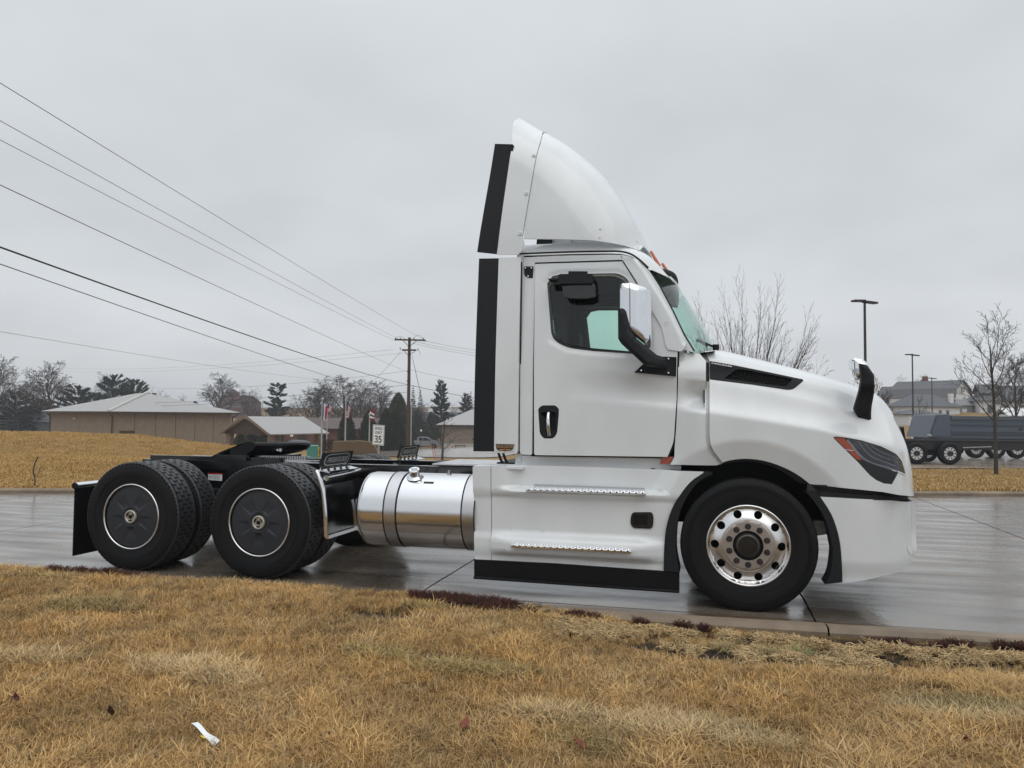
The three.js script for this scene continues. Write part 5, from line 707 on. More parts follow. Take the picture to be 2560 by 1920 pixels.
const trees = {
  oak: [bareTree(oakS), bareTree(oakS), bareTree({ ...oakS, clear: .25 })],
  vase: [bareTree({ stems: 22, tilt: 1.0, clear: .2, trunk: 1, r: .0085, lv: [10, 6, 2], ang: [.42, .5, .5], len: [.45, .5, .55], up: .012, wob: .06, rmin: .0012 })],
  round: [bareTree({ stems: 3, tilt: .35, clear: .2, trunk: 1, r: .018, lv: [9, 6, 5, 4], ang: [.7, .7, .7, .7], len: [.6, .6, .6, .6], up: .05, wob: .2, rmin: .0016 }), bareTree({ stems: 4, tilt: .5, clear: .15, trunk: 1, r: .015, lv: [9, 6, 5, 4], ang: [.7, .7, .7, .7], len: [.6, .6, .6, .6], up: .03, wob: .22, rmin: .0016 })],
  young: [bareTree({ stems: 1, clear: .36, trunk: 1, r: .0135, lv: [14, 7, 5, 2], ang: [.85, .6, .6, .6], len: [.55, .5, .5, .5], up: .09, wob: .12, rmin: .0013, thin: .48 })],
  sapling: [bareTree({ stems: 1, clear: .28, trunk: 1, r: .012, lv: [8, 4, 3], ang: [.6, .6, .6], len: [.5, .5, .5], up: .1, wob: .12, rmin: .003 })],
};
function plantBare(kind, v, p, top, half, label, m = B.twig, ry = rnd() * 6, group, mt = B.bark) {
  const [x, , z] = p, y = groundY(x, z), t = thing('bare_tree', label, 'tree', [x, y - .05, z], ry, group), [a, b] = trees[kind][v]; const h = top - y; t.scale.set(half, h, half); part(t, 'trunk', a, mt); part(t, 'crown', b, m); return t;
}
function conifer({ tiers, per, r, droop, blade, clear, gap = 0, tip = .06, flat = 0 }) { // unit height, needles as many small blades along drooping branches
  const T = new Buf(), C = new Buf(); T.limb(V(0, -.03, 0), V(0, .97, 0), .018, .003, 7);
  for (let i = 0; i < tiers; i++) { const f = i / (tiers - 1), y = lerp(clear, .97, f) + rr(-.01, .01), R = r(f); if (gap && fbm(i * .9, 3, 1, 2) < -gap) continue; const n = Math.max(3, Math.round(per * (1 - .6 * f)));
    for (let k = 0; k < n; k++) { const a = k / n * 6.283 + i * 1.3 + rr(-.3, .3), L = R * rr(.7, 1.15), d = V(Math.cos(a), droop(f) * rr(.6, 1.4), Math.sin(a)), b = V(0, y, 0), e = b.clone().addScaledVector(d, L); e.y += flat * L; T.limb(b, e, .004, .0015, 3); const m = Math.max(4, Math.round(blade * L / .25));
      for (let q = 0; q < m; q++) { const t = lerp(.25, 1, Math.sqrt((q + rnd()) / m)), c = b.clone().lerp(e, t), s = tip * rr(.6, 1.3), v = rdir().multiplyScalar(s); v.y = Math.abs(v.y) * .7; v.addScaledVector(d, s * .6); const w = rdir().multiplyScalar(s * .30); C.tri(c.clone().sub(w), c.clone().add(w), c.clone().add(v)); } } }
  return [T.geo(), C.geo()];
}
function columnTree(r, n, s) { const T = new Buf(), C = new Buf(); T.limb(V(0, -.03, 0), V(0, .95, 0), .03, .004, 6); for (let i = 0; i < n; i++) { const y = Math.pow(rnd(), .8), a = rnd() * 6.283, R = r(y) * Math.sqrt(rr(.25, 1)) * (1 + .5 * fbm(Math.cos(a) * 2, y * 7, Math.sin(a) * 2, 3)), c = V(R * Math.cos(a), y * .97, R * Math.sin(a)), v = V(Math.cos(a) * .5 + rr(-.5, .5), rr(.2, 1.2), Math.sin(a) * .5 + rr(-.5, .5)).normalize().multiplyScalar(s * rr(.5, 1.2)), w = rdir().multiplyScalar(s * .45); C.tri(c.clone().sub(w), c.clone().add(w), c.clone().add(v)); } return [T.geo(), C.geo()]; }
const greens = {
  pine: conifer({ tiers: 26, per: 8, r: f => (.34 * Math.pow(1 - f, .75) + .03) * rr(.65, 1.2), droop: f => lerp(-.1, .6, f) + rr(-.15, .25), blade: 75, clear: .12, gap: .3, tip: .05 }),
  spruce: conifer({ tiers: 26, per: 10, r: f => .22 * (1 - f) + .015, droop: f => -.25, blade: 60, clear: .06, tip: .035 }),
  bushy: conifer({ tiers: 15, per: 10, r: f => .42 * Math.pow(1 - f * f, .6) + .04, droop: f => lerp(-.1, .7, f), blade: 70, clear: .03, tip: .06 }),
  tiered: conifer({ tiers: 17, per: 7, r: f => (f > .42 && f < .6 ? .10 : .33 - .12 * f) * rr(.6, 1.15), droop: f => rr(-.12, .42), blade: 75, clear: .36, tip: .06 }),
  column: columnTree(y => .5 * Math.pow(Math.sin(Math.PI * Math.min(1, .30 + y * .72)), .6), 5200, .07),
  broad: columnTree(y => .5 * Math.pow(1 - Math.pow(y, 1.6), .75), 6000, .08),
};
function plantGreen(kind, p, top, half, label, m = B.needle, cat = 'tree', name = 'evergreen_tree') { const [x, , z] = p, y = groundY(x, z), t = thing(name, label, cat, [x, y - .1, z], rnd() * 6), [a, b] = greens[kind], h = top - y; const w = { pine: .37, spruce: .235, bushy: .46, tiered: .37, column: .5, broad: .5 }[kind]; t.scale.set(half / w, h, half / w); part(t, 'trunk', a, B.bark); part(t, 'crown', b, m); return t; }

// ---------- buildings at the left ----------
{ // tan hall with hip roof
  const C = [-56.27,0,-57.249], L = [-70.419,0,-64.019], R = [-50.844,0,-68.516]; const w = Math.hypot(R[0] - C[0], R[2] - C[2]), d = Math.hypot(L[0] - C[0], L[2] - C[2]); const ux = [(R[0] - C[0]) / w, (R[2] - C[2]) / w], vz = [(L[0] - C[0]) / d, (L[2] - C[2]) / d];
  const cx = C[0] + ux[0] * w / 2 + vz[0] * d / 2, cz = C[2] + ux[1] * w / 2 + vz[1] * d / 2, o = thing('hall_building', 'wide tan stucco building with pale hip roof on the grassy rise', 'building', [cx, -2.6, cz], Math.atan2(-ux[1], ux[0]));
  const H = 4.25; part(o, 'wall_core', bx(w - .1, H, d - .1, 0, H / 2, 0), B.joint);
  const ps = [3, 2.7, 2.7, 2.6]; let x0 = -w / 2; const n = 6; for (let k = 0; k < n; k++) part(o, 'wall_panel', bx(w / n - .05, H - .02, .12, x0 + (k + .5) * w / n, H / 2, d / 2), B.tan); for (let k = 0; k < 4; k++) part(o, 'wall_panel', bx(.12, H - .02, d / 4 - .05, -w / 2, H / 2, -d / 2 + (k + .5) * d / 4), B.tan);
  const r = hipRoof(o, w, d, H + .02, 2.05, .75, 2.6, B.roofPale); part(o, 'fascia', [bx(w + 1.5, .14, .06, 0, H - .06, d / 2 + .76), bx(.06, .14, d + 1.5, -w / 2 - .76, H - .06, 0), bx(w + 1.5, .14, .06, 0, H - .06, -d / 2 - .76), bx(.06, .14, d + 1.5, w / 2 + .76, H - .06, 0)], B.brown);
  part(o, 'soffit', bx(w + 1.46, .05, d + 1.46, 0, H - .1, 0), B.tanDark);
  part(o, 'hip_cap', bar([-w / 2 - .75, H + .06, d / 2 + .75], [r.R1[0], r.R1[1] + .06, r.R2[2]], .14, 5), B.trimPale);
  for (const [x, z] of [[-w / 2 - .12, d / 2 + .12], [-w / 2 - .12, -d / 2 + .1], [w / 2 + .1, d / 2 + .12]]) part(o, 'downspout', [bx(.11, H - .5, .11, x, (H - .5) / 2, z), bar([x, H - .5, z], [x + (x < 0 ? -.5 : .5), H - .15, z + .5], .05, 5)], B.brown);
  windowAt(o, -w / 2 + 1.35, 1.75, d / 2 + .06, 1.3, 1.1, 0, B.brown); part(o, 'wall_lamp', [bx(.2, .12, .3, -w / 2 - .2, H - .75, -d / 2 + 7)], B.white); part(o, 'roof_vent', [bx(.9, .35, .6, .9, H + 2.0, -1.2), bx(.35, .5, .35, 1.8, H + 1.9, -.8)], B.brown);
}
{ // open shelter
  const N = [-33.003,0,-47.606], L = [-38.515,0,-49.319], q = Math.hypot(L[0] - N[0], L[2] - N[2]); const u = [(N[0] - L[0]) / q, (N[2] - L[2]) / q]; const dl = 5.6; const mx = (N[0] + L[0]) / 2, mz = (N[2] + L[2]) / 2, b = [u[1], -u[0]]; const cx = mx + b[0] * dl / 2, cz = mz + b[1] * dl / 2;
  const o = thing('picnic_shelter', 'open gabled shelter with brown posts beside the tan building', 'shelter', [cx, -2.4, cz], Math.atan2(-u[1], u[0]) + Math.PI / 2); const H = 2.5;
  // local x along the ridge, gable towards +x? ridge runs away from the photographer
  const W = q - .3; part(o, 'gable', gableWall(W, 1.12, .12).rotateY(Math.PI / 2).translate(-dl / 2 + .0, H, 0), B.wood); part(o, 'gable', gableWall(W, 1.12, .12).rotateY(Math.PI / 2).translate(dl / 2 - .12, H, 0), B.wood);
  gableRoof(o, dl, W, H + .02, 1.2, .35, B.roofPale); part(o, 'beam', [bx(dl, .22, .2, 0, H - .1, W / 2 - .1), bx(dl, .22, .2, 0, H - .1, -W / 2 + .1), bx(.2, .22, W, -dl / 2 + .1, H - .1, 0), bx(.2, .22, W, dl / 2 - .1, H - .1, 0)], B.brown);
  for (const x of [-dl / 2 + .3, dl / 2 - .3]) for (const z of [-W / 2 + .3, W / 2 - .3]) part(o, 'post', bx(.42, H, .42, x, H / 2, z), B.tanDark);
  for (const s of [-1, 1]) part(o, 'bargeboard', bx(.06, .18, Math.hypot(W / 2 + .4, 1.3), -dl / 2 - .36, H + .56, s * (W / 4 + .1), s * .475, 0, 0), B.tanDark);
  part(o, 'picnic_bench', [bx(1.8, .06, .8, 0, .75, 0), bx(1.8, .05, .3, 0, .45, .7), bx(1.8, .05, .3, 0, .45, -.7), bx(.1, .75, 1.3, -.6, .38, 0), bx(.1, .75, 1.3, .6, .38, 0)], B.wood);
}
{ // brick low building
  const p = [-48.367,0,-82.965], o = thing('brick_building', 'low brick building with brown shingle roof behind the flagpoles', 'building', [p[0], -3.1, p[2]], RY); const w = 16, d = 8, H = 3.1;
  part(o, 'wall', bx(w, H, d, 0, H / 2, 0), B.brick); gableRoof(o, w, d, H, 1.15, .5, B.shingle); for (const s of [-1, 1]) part(o, 'gable', gableWall(d, 1.12, .1).rotateY(Math.PI / 2).translate(s > 0 ? w / 2 - .11 : -w / 2 + .01, H, 0), B.brick); for (const x of [-3.4, -.6, 2, 4.6]) windowAt(o, x, 1.5, d / 2 + .02, 1, 1.3, 0, B.brown); part(o, 'roof_vent', [cyl(.12, .12, .5, 8, 1.5, H + .95, 1.2), cyl(.2, .12, .2, 8, -2, H + .9, 1.2)], B.white);
  const p2 = [-44.387,0,-87.059], o2 = thing('grey_roof_building', 'small building with flat grey roof edge between two column evergreens', 'building', [p2[0], -3.2, p2[2]], RY); part(o2, 'wall', bx(4.5, 3, 5, 0, 1.5, 0), B.brick); gableRoof(o2, 4.5, 5, 3, 1.3, .3, B.grey); windowAt(o2, .2, 1.2, 2.52, .9, 1.9, 0, B.brown, 1);
}
{ // brick church far away
  const p = [-147.361,0,-214.987], o = thing('brick_church', 'distant dark red brick church with square tower under a pyramid cap', 'church', [p[0], -1.5, p[2]], RY - .35), H = 6.8;
  part(o, 'wall', bx(10.5, H, 9, 0, H / 2, 0), B.brickDark); gableRoof(o, 10.5, 9, H, 2.3, .25, B.brickDark); for (const s of [-1, 1]) part(o, 'gable', gableWall(9, 2.25, .2).rotateY(Math.PI / 2).translate(s > 0 ? 5.06 : -5.25, H, 0), B.brickDark);
  part(o, 'tower', bx(2.6, 10, 2.6, -1.6, 5, .5), B.brick); part(o, 'tower_cap', new THREE.ConeGeometry(2.05, 1.2, 4).rotateY(Math.PI / 4).translate(-1.6, 10.6, .5), B.brickDark); part(o, 'chimney', bx(1.1, 3.2, 1.1, -4.9, 7.6, 1), B.brickDark); part(o, 'cross', [bx(.15, 1.3, .15, 4.2, 9.4, 0), bx(.7, .15, .15, 4.2, 9.6, 0)], B.cream);
  part(o, 'transept', bx(5, 5.2, 5, 3.6, 2.6, 5.5), B.brickDark); part(o, 'transept_roof', new THREE.ConeGeometry(3.7, 2.2, 4).rotateY(Math.PI / 4).translate(3.6, 6.3, 5.5), B.shingle); for (const [x, y] of [[2.4, 3.2], [3.7, 3.2], [5, 3.2], [2.4, 1.2], [5, 1.2]]) windowAt(o, x, y, 8.03, .55, 1.1, 0, B.brickDark, 1);
}
{ // bungalow at far left
  const p = [-112.058,0,-100.012], o = thing('bungalow', 'cream bungalow with grey hip roof and white framed windows at far left', 'house', [p[0], -2.1, p[2]], RY + .06), H = 2.5;
  part(o, 'wall', bx(15, H, 8, 0, H / 2, 0), B.cream); hipRoof(o, 15, 8, H, 2.2, .7, 8, B.grey); for (const [x, w] of [[-3.3, .9], [-1.3, 1.6], [2.6, 1.6]]) windowAt(o, x, 1.35, 4.02, w, 1.2, 0, B.siding); part(o, 'door', bx(1.3, 2.1, .08, .6, 1.05, 4.02), B.brown); part(o, 'garage_door', bx(2.6, 2.1, .08, -6, 1.05, 4.02), B.siding);
  const wing = grp(o, 'wing', 6.5, 0, 3); part(wing, 'wall', bx(4, 2.4, 3.5, 0, 1.2, 0), B.greyPale); gableRoof(wing, 4, 3.5, 2.4, 1.3, .4, B.grey);
}
{ // tan building behind the cab
  const p = [-37.536,0,-112.512], o = thing('tan_annex', 'tan building with pale hip roof partly hidden behind the cab', 'building', [p[0], -4.0, p[2]], RY), w = 11, d = 11, H = 4.1;
  part(o, 'wall', bx(w, H, d, 1.6, H / 2, -3), B.tan); part(o, 'plinth', bx(w + .06, 1.15, d + .06, 1.6, .575, -3), B.cream); const r = grp(o, 'roof', 1.6, 0, -3); hipRoof(r, w, d, H, 2.5, .8, 2, B.roofPale); part(o, 'fascia', bx(w + 1.6, .2, .08, 1.6, H - .08, 3.3), B.brown); part(o, 'door', bx(1.1, 2.3, .1, 2.0, 1.15, 2.53), B.dark); part(o, 'wall_lamp', bx(.3, .35, .15, 1.2, 1.9, 2.55), B.dark); part(o, 'downspout', bx(.12, H, .12, -3.85, H / 2, 2.6), B.brown);
  const t = thing('outdoor_table', 'dark table against the wall of the tan building behind the cab', 'table', [-37.149,-3.9,-107.965], RY); part(t, 'table_top', bx(1.7, .12, .7, 0, .82, 0), B.brown); for (const s of [-1, 1]) part(t, 'leg', [bar([s * .5, 0, .25], [s * .75, .8, 0], .04, 5), bar([s * .75, 0, -.25], [s * .6, .8, 0], .04, 5)], B.brown);
  const h = thing('fire_hydrant', 'small red hydrant left of the dark table by the tan wall', 'hydrant', [-38.136,-3.9,-107.201], RY); part(h, 'barrel', [cyl(.16, .14, .55, 10, 0, .28, 0), cyl(.18, .05, .2, 10, 0, .65, 0)], B.red); part(h, 'nozzle', [cyl(.08, .08, .5, 8, 0, .45, 0, 'x')], B.white);
  const p2 = [-51.257,0,-151.378], o2 = thing('gabled_house', 'grey roofed house with white gable truss behind the tan annex', 'house', [p2[0], -2.6, p2[2]], RY); part(o2, 'wall', bx(18, 3, 8, 2, 1.5, 0), B.greyPale); gableRoof(o2, 20, 8, 3, 1.9, .5, B.grey); const f = grp(o2, 'porch_gable', -2.4, 2.8, 4.4); part(f, 'truss', [bar([-1.9, 0, 0], [0, 1.3, 0], .12, 4), bar([1.9, 0, 0], [0, 1.3, 0], .12, 4), bx(3.8, .2, .2), bx(.14, 1.2, .14, 0, .6, 0), bx(.12, .8, .12, -.8, .4, 0), bx(.12, .8, .12, .8, .4, 0)], B.siding); part(f, 'gable_wall', gableWall(3.5, 1.2, .05).translate(0, 0, -.2), B.dark);
  const p3 = [-62.063,0,-184.785], o3 = thing('pale_roof_hall', 'long building with very pale roof on the rise behind the gabled house', 'building', [p3[0], -1.2, p3[2]], RY); part(o3, 'wall', bx(16, 3, 8, 1, 1.5, 0), B.cream); gableRoof(o3, 16, 8, 3, 1.6, .4, B.roofPale);
}
// ---------- trees at the left ----------
const H = Math.PI;
[['oak', 0, [-105.648,10.51,-88.839], 4.6, 'tall bare tree cut by the left edge of the picture', 1.1], ['oak', 1, [-92.215,9.301,-86.069], 5.2, 'large spreading bare oak left of the tan building', 4.0], ['round', 0, [-107.617,7.965,-95.68], 3.6, 'shorter twiggy bare tree between the two tall ones at left', 2], ['oak', 2, [-112.658,9.714,-120.137], 5.6, 'grey bare tree rising behind the dark conifers', .5],
  ['round', 1, [-104.266,7.133,-122.355], 3.2, 'low reddish bare tree just right of the dark conifers'], ['round', 0, [-107.649,5.879,-131.881], 3, 'small bare tree over the right slope of the hall roof'], ['oak', 1, [-104.398,10.83,-142.797], 7, 'bare tree with fine branches behind the brick church', .9], ['round', 1, [-98.06,8.056,-144.509], 3.6, 'slender bare tree just right of the church tower'],
  ['oak', 2, [-64.04,8.214,-111.758], 6.6, 'wide bare tree left of the flagpoles', 2.2], ['oak', 0, [-61.405,8.46,-116.536], 6.2, 'bare tree straight behind the middle flagpole', 3.3], ['round', 0, [-56.303,7.873,-113.714], 6.0, 'dense reddish bare tree behind the right flag', 1], ['oak', 1, [-57.787,7.954,-123.657], 6, 'bare tree left of the utility pole', 5], ['round', 1, [-65.974,4.629,-109.367], 3.4, 'low bare tree between the tiered pine and the flagpoles'],
  ['round', 0, [-54.184,4.585,-135.028], 4, 'reddish bare tree just right of the utility pole'], ['round', 1, [-45.859,5.433,-137.079], 4, 'bare tree by the black cab flap, over the tan annex'], ['round', 0, [-57.363,2.624,-105.423], 3.4, 'low red twigged bare tree behind the first flags'], ['round', 1, [-53.791,3.604,-106.276], 3.2, 'purple brown bare tree between two column evergreens'], ['round', 1, [-73.993,4.064,-114.604], 3.2, 'low bare thicket tree under the tiered pine']
].forEach(([k, v, p, half, lab, ry], i) => plantBare(k, v, p, p[1], half, lab, i > 8 ? B.twigRed : B.twig, ry ?? i));
plantBare('sapling', 0, [-20.141,0,-50.832], [-20.14,1.786,-50.818][1], 1.5, 'young bare tree in a dark mulch ring by the pale lot', B.twig, 1);
{ const p = G([-20.141,0,-50.832]); const m = thing('mulch_ring', 'dark mulch mound around the young tree', 'mulch', [p[0], p[1], p[2]]); part(m, 'mulch_mound', new THREE.SphereGeometry(1, 18, 8).scale(.75, .16, .6), B.soil); }
plantGreen('bushy', [-104.835,0,-112.143], [-104.818,8.148,-111.853][1], 3.6, 'taller of two dark conifers above the hall roof');
plantGreen('bushy', [-102.604,0,-114.766], [-102.588,7.536,-114.503][1], 3.0, 'shorter dark conifer right of its taller neighbour above the hall roof');
for (const [p, l] of [[[-108.887,4.707,-95.505], 'dark rounded evergreen above the bungalow at far left'], [[-107.621,3.62,-98.966], 'dark evergreen under the spreading oak'], [[-96.678,5.596,-95.432], 'dark wide evergreen touching the left eave of the hall'], [[-100.377,4.741,-102.797], 'dark low evergreen under the conifers beside the hall roof']]) plantGreen('bushy', p, p[1], 3.4, l, B.needleBlue);
for (const [p, l] of [[[-99.204,4.214,-123.753], 'yellow green shrub behind the right roof slope'], [[-96.708,3.923,-124.392], 'olive shrub left of the brick church'], [[-147.645,4.712,-204.453], 'green shrub against the left wall of the church']]) plantGreen('broad', p, p[1], 2, l, B.arborGold, 'shrub', 'shrub');
for (const [p, l] of [[[-44.753,-.18,-61.242], 'gold green shrub seen between the left posts of the shelter'], [[-44.781,.029,-63.289], 'dark shrub seen in the middle of the shelter opening'], [[-43.601,-.123,-63.592], 'dark shrub seen beside the near shelter post']]) plantGreen('broad', p, p[1], 1.1, l, l[0] === 'g' ? B.arborGold : B.arbor, 'shrub', 'shrub');
plantGreen('tiered', [-75.882,0,-119.404], [-75.867,7.223,-119.155][1], 2.2, 'umbrella shaped pine with flat tiers right of the church');
plantGreen('pine', [-48.593,0,-131.408], [-48.576,8.052,-131.123][1], 2.6, 'tall dark pine between the utility pole and the cab');
plantGreen('pine', [-45.491,0,-137.346], [-45.253,5.827,-137.213][1], 2.2, 'lower dark pine next to the black cab flap');
[[1030, 962], [1046, 975]]; 
plantGreen('spruce', [-55.554,0,-134.822], [-55.538,7.691,-134.552][1], 1.2, 'thin spruce spire just right of the utility pole'); plantGreen('spruce', [-54.192,0,-135.164], [-54.178,6.767,-134.933][1], 1.2, 'second thin spruce spire right of the utility pole'); plantGreen('spruce', [-47.615,0,-147.132], [-47.682,6.872,-146.877][1], 1.1, 'thin spruce spire touching the cab flap');
plantGreen('broad', [-38.234,0,-85.507], [-38.177,4.292,-85.396][1], 2.3, 'broad gold green evergreen left of the utility pole', B.arborGold);
for (const [p, hw, l] of [[[-39.098,2.201,-72.874], 1.0, 'first column evergreen, right behind the middle flagpole'], [[-36.755,2.131,-73.465], 1.05, 'column evergreen behind the right flagpole'], [[-35.248,2.336,-74.866], 1.1, 'column evergreen just right of the speed sign'], [[-34.584,2.263,-76.067], 1.15, 'dense column evergreen below the gold one'], [[-53.894,2.774,-126.925], 1.5, 'column evergreen touching the utility pole on its left'], [[-51.021,2.773,-125.582], 1.35, 'column evergreen right of the utility pole'], [[-49.383,2.221,-128.081], 1.5, 'column evergreen above the silver pickup hood']]) plantGreen('column', p, p[1], hw, l, B.arbor, 'evergreen', 'column_evergreen');
// ---------- street furniture at the left ----------
{ // utility pole and wires
  const b = [-24.613,0,-54.87], gy = groundY(b[0], b[2]), top = [-24.53,8.106,-54.598][1]; const o = thing('utility_pole', 'weathered wooden utility pole with two crossarms and insulators', 'utility pole', [b[0], gy, b[2]], RY); const h = top - gy;
  part(o, 'pole_shaft', cyl(.17, .12, h + .3, 12, 0, h / 2 - .15, 0), B.pole); const a1 = h - .22, a2 = h - 1.08;
  part(o, 'crossarm', bx(2.6, .13, .12, .08, a1, .14, 0, .15), B.brown); part(o, 'crossarm', bx(1.8, .13, .12, 0, a2, .14, 0, -.75, -.08), B.brown);
  part(o, 'brace', [bar([-.55, a1, .16], [0, a1 - .6, .16], .025, 4), bar([.7, a1, .16], [0, a1 - .6, .16], .025, 4)], B.brown); part(o, 'brace', [bar([-.45, a2, .3], [0, a2 - .55, .16], .025, 4), bar([.5, a2, -.1], [0, a2 - .55, .16], .025, 4)], B.brown);
  for (const [x, y] of [[-1.15, a1], [-.75, a1], [.4, a1], [1.2, a1], [-.75, a2 + .02], [.75, a2 - .05]]) part(o, 'insulator', [cyl(.05, .03, .1, 8, x, y + .12, .14), cyl(.025, .025, .12, 6, x, y + .05, .14), cyl(.06, .06, .03, 8, x, y + .15, .14)], B.dark);
  part(o, 'jumper', [tube([[-1.2, a1 + .1, .14], [-.9, a1 + .3, .2], [-.5, a1 + .2, .2], [-.2, a1 - .1, .2]], .012, 16, 4), tube([[1.25, a1 + .05, .14], [1.45, a1 - .1, .2], [1.2, a1 - .2, .2]], .012, 12, 4), tube([[.3, a1 + .15, .14], [.8, a1 + .42, .1], [1.2, a1 + .12, .14]], .012, 14, 4), tube([[.75, a2, .14], [.95, a2 - .2, .14], [.85, a2 - .4, .14]], .012, 12, 4)], B.dark);
  part(o, 'conduit', cyl(.055, .055, 4.6, 8, .24, 2.3, .05), B.metal); part(o, 'conduit_cap', cyl(.09, .05, .2, 8, .24, 4.6, .05), B.metal); part(o, 'bracket', [bx(.3, .06, .1, 0, h - 2.9, .14), bx(.34, .06, .1, 0, h - 3.7, .14)], B.dark);
  const W = (name, a, b_, sag, r, lab, m = B.wire) => { const A = V(...a), E = V(...b_), pts = []; for (let i = 0; i <= 14; i++) { const t = i / 14, q = A.clone().lerp(E, t); q.y -= sag * 4 * t * (1 - t); pts.push(q); } const g = tube(pts, r, 48, 5); const w = part(scene, name, g, m); tag(w, lab, 'wire', 'overhead wires'); };
  const ext = (a, b_, k) => b_.map((v, i) => v + (v - a[i]) * k); // carry on past the picture edge towards the next pole
  const tops = [[-23.415,7.946,-54.885], [-25.284,7.863,-54.42], [-25.678,7.792,-54.324]], ends = [[-14.074,8.209,-6.137], [-15.852,8.208,-7.755], [-17.007,8.231,-8.805]];
  ['topmost bare wire rising to the upper left corner', 'second bare wire from the crossarm towards upper left', 'third bare wire from the crossarm towards the left'].forEach((l, i) => W('overhead_wire', tops[i], ext(tops[i], ends[i], .3), .16, .0085, l, B.wirePale));
  const n0 = [-24.636,5.167,-54.701], n1 = [-11.504,5.25,-3.919]; W('overhead_wire', n0, ext(n0, n1, .2), .12, .008, 'fourth bare wire, reaching the pole below the lower crossarm', B.wirePale);
  const c0 = [-24.606,4.087,-54.756], c1 = [-11.418,4.311,-3.879]; W('overhead_cable', c0, ext(c0, c1, .2), .30, .016, 'thick dark overhead cable from the pole to the left edge');
  const d0 = [-24.609,2.871,-54.809], d1 = [-10.264,3.752,-2.851]; W('overhead_cable', d0, ext(d0, d1, .2), .24, .008, 'thin cable just below the thick dark cable', B.wirePale);
  const e0 = [-54.904,6.67,-103.798], e1 = [-34.079,5.813,-24.443]; W('overhead_wire', e0, ext(e0, e1, .3), .5, .010, 'lowest thin wire sloping gently from the left edge', B.wirePale);
  W('overhead_wire', [-25.877,7.048,-54.307], [-124.535,10.395,-117.128], .9, .009, 'faint wire running nearly level left of the pole, upper one', B.wirePale); W('overhead_wire', [-23.976,6.861,-54.792], [-126.05,9.759,-116.776], .9, .009, 'faint wire running nearly level left of the pole, lower one', B.wirePale);
  W('overhead_wire', [-24.635,5.268,-54.697], [-79.21,5.254,-87.445], .7, .012, 'thin wire crossing above the church', B.wirePale); W('overhead_wire', [-24.606,4.087,-54.756], [-84.748,3.023,-70.676], .9, .014, 'wire crossing the hall roof, upper one'); W('overhead_wire', [-24.607,3.479,-54.782], [-84.75,2.381,-70.703], .6, .014, 'wire crossing the hall roof, lower one');
  W('overhead_wire', [-23.252,7.812,-54.932], [-25.93,10.494,-100.578], .3, .012, 'upper wire from the pole to behind the cab', B.wirePale); W('overhead_wire', [-23.973,7.705,-54.756], [-25.931,10.037,-100.598], .3, .012, 'middle wire from the pole to behind the cab', B.wirePale); W('overhead_wire', [-24.302,7.601,-54.678], [-25.932,9.579,-100.618], .3, .012, 'lower wire from the pole to behind the cab', B.wirePale); W('overhead_wire', [-24.57,5.37,-54.709], [-25.943,5.693,-100.786], .3, .012, 'single wire from the pole shaft to behind the cab', B.wirePale); W('overhead_cable', [-24.606,4.087,-54.756], [-25.948,3.522,-100.88], .3, .022, 'thick cable from the pole to behind the cab');
  const guy = (a, e, l) => { const A = V(...a), E = V(...e); const w = part(scene, 'guy_wire', bar(A.toArray(), E.toArray(), .012, 5), B.wire); tag(w, l, 'guy wire', 'guy wires of the pole'); }; 
  guy([-25.222,6.851,-54.48], [-30.235,4.794,-60.536], 'guy wire slanting down to the left of the pole'); 
  for (const [px0, q, l] of [[0, [-19.638,0,-47.862], 'guy wire with red marker, nearer the pole'], [1, [-19.6,0,-48.285], 'guy wire with red marker, farther from the pole']]) { const e = G(q); guy([-24.304,6.521,-54.725], e, l); const A = V(...[-24.304,6.521,-54.725]), E = V(...e), s = E.clone().lerp(A, .02), f = E.clone().lerp(A, .16); const k = part(scene, 'guy_marker', bar(s.toArray(), f.toArray(), .022, 6), B.red); tag(k, ['red plastic sleeve on the nearer guy wire', 'red plastic sleeve on the farther guy wire'][px0], 'marker'); }
}
{ // speed limit sign
  const p = [-12.282,0,-20.814], gy = groundY(p[0], p[2]), o = thing('speed_limit_sign', 'white speed limit 35 sign on a square post', 'road sign', [p[0], gy, p[2]], RY - .62); o.rotation.z = -.035;
  const bot = [-12.197,.346,-20.884][1] - gy, hh = [-12.195,1.114,-20.851][1] - [-12.197,.346,-20.884][1], w = hh * .80; const t = canvasTex(320, 400, (c, W, H_) => { c.fillStyle = '#e9edef'; c.fillRect(0, 0, W, H_); c.strokeStyle = '#15171a'; c.lineWidth = 7; c.strokeRect(12, 12, W - 24, H_ - 24); c.fillStyle = '#15171a'; c.textAlign = 'center'; c.textBaseline = 'middle'; c.font = 'bold 74px sans-serif'; c.fillText('SPEED', W / 2, 72); c.fillText('LIMIT', W / 2, 150); c.font = 'bold 190px sans-serif'; c.fillText('35', W / 2, 284); });
  part(o, 'sign_plate', [bx(w, hh, .012, 0, bot + hh / 2, 0)], B.metal); part(o, 'sign_face', new THREE.PlaneGeometry(w - .01, hh - .01).translate(0, bot + hh / 2, .0085), M({ map: t, roughness: .4 })); part(o, 'sign_post', bx(.06, bot + hh * .8, .05, 0, (bot + hh * .8) / 2 - .1, -.04), B.metal); for (const y of [.12, .88]) part(o, 'bolt', cyl(.012, .012, .01, 8, 0, bot + hh * y, .012, 'z'), B.dark);
}
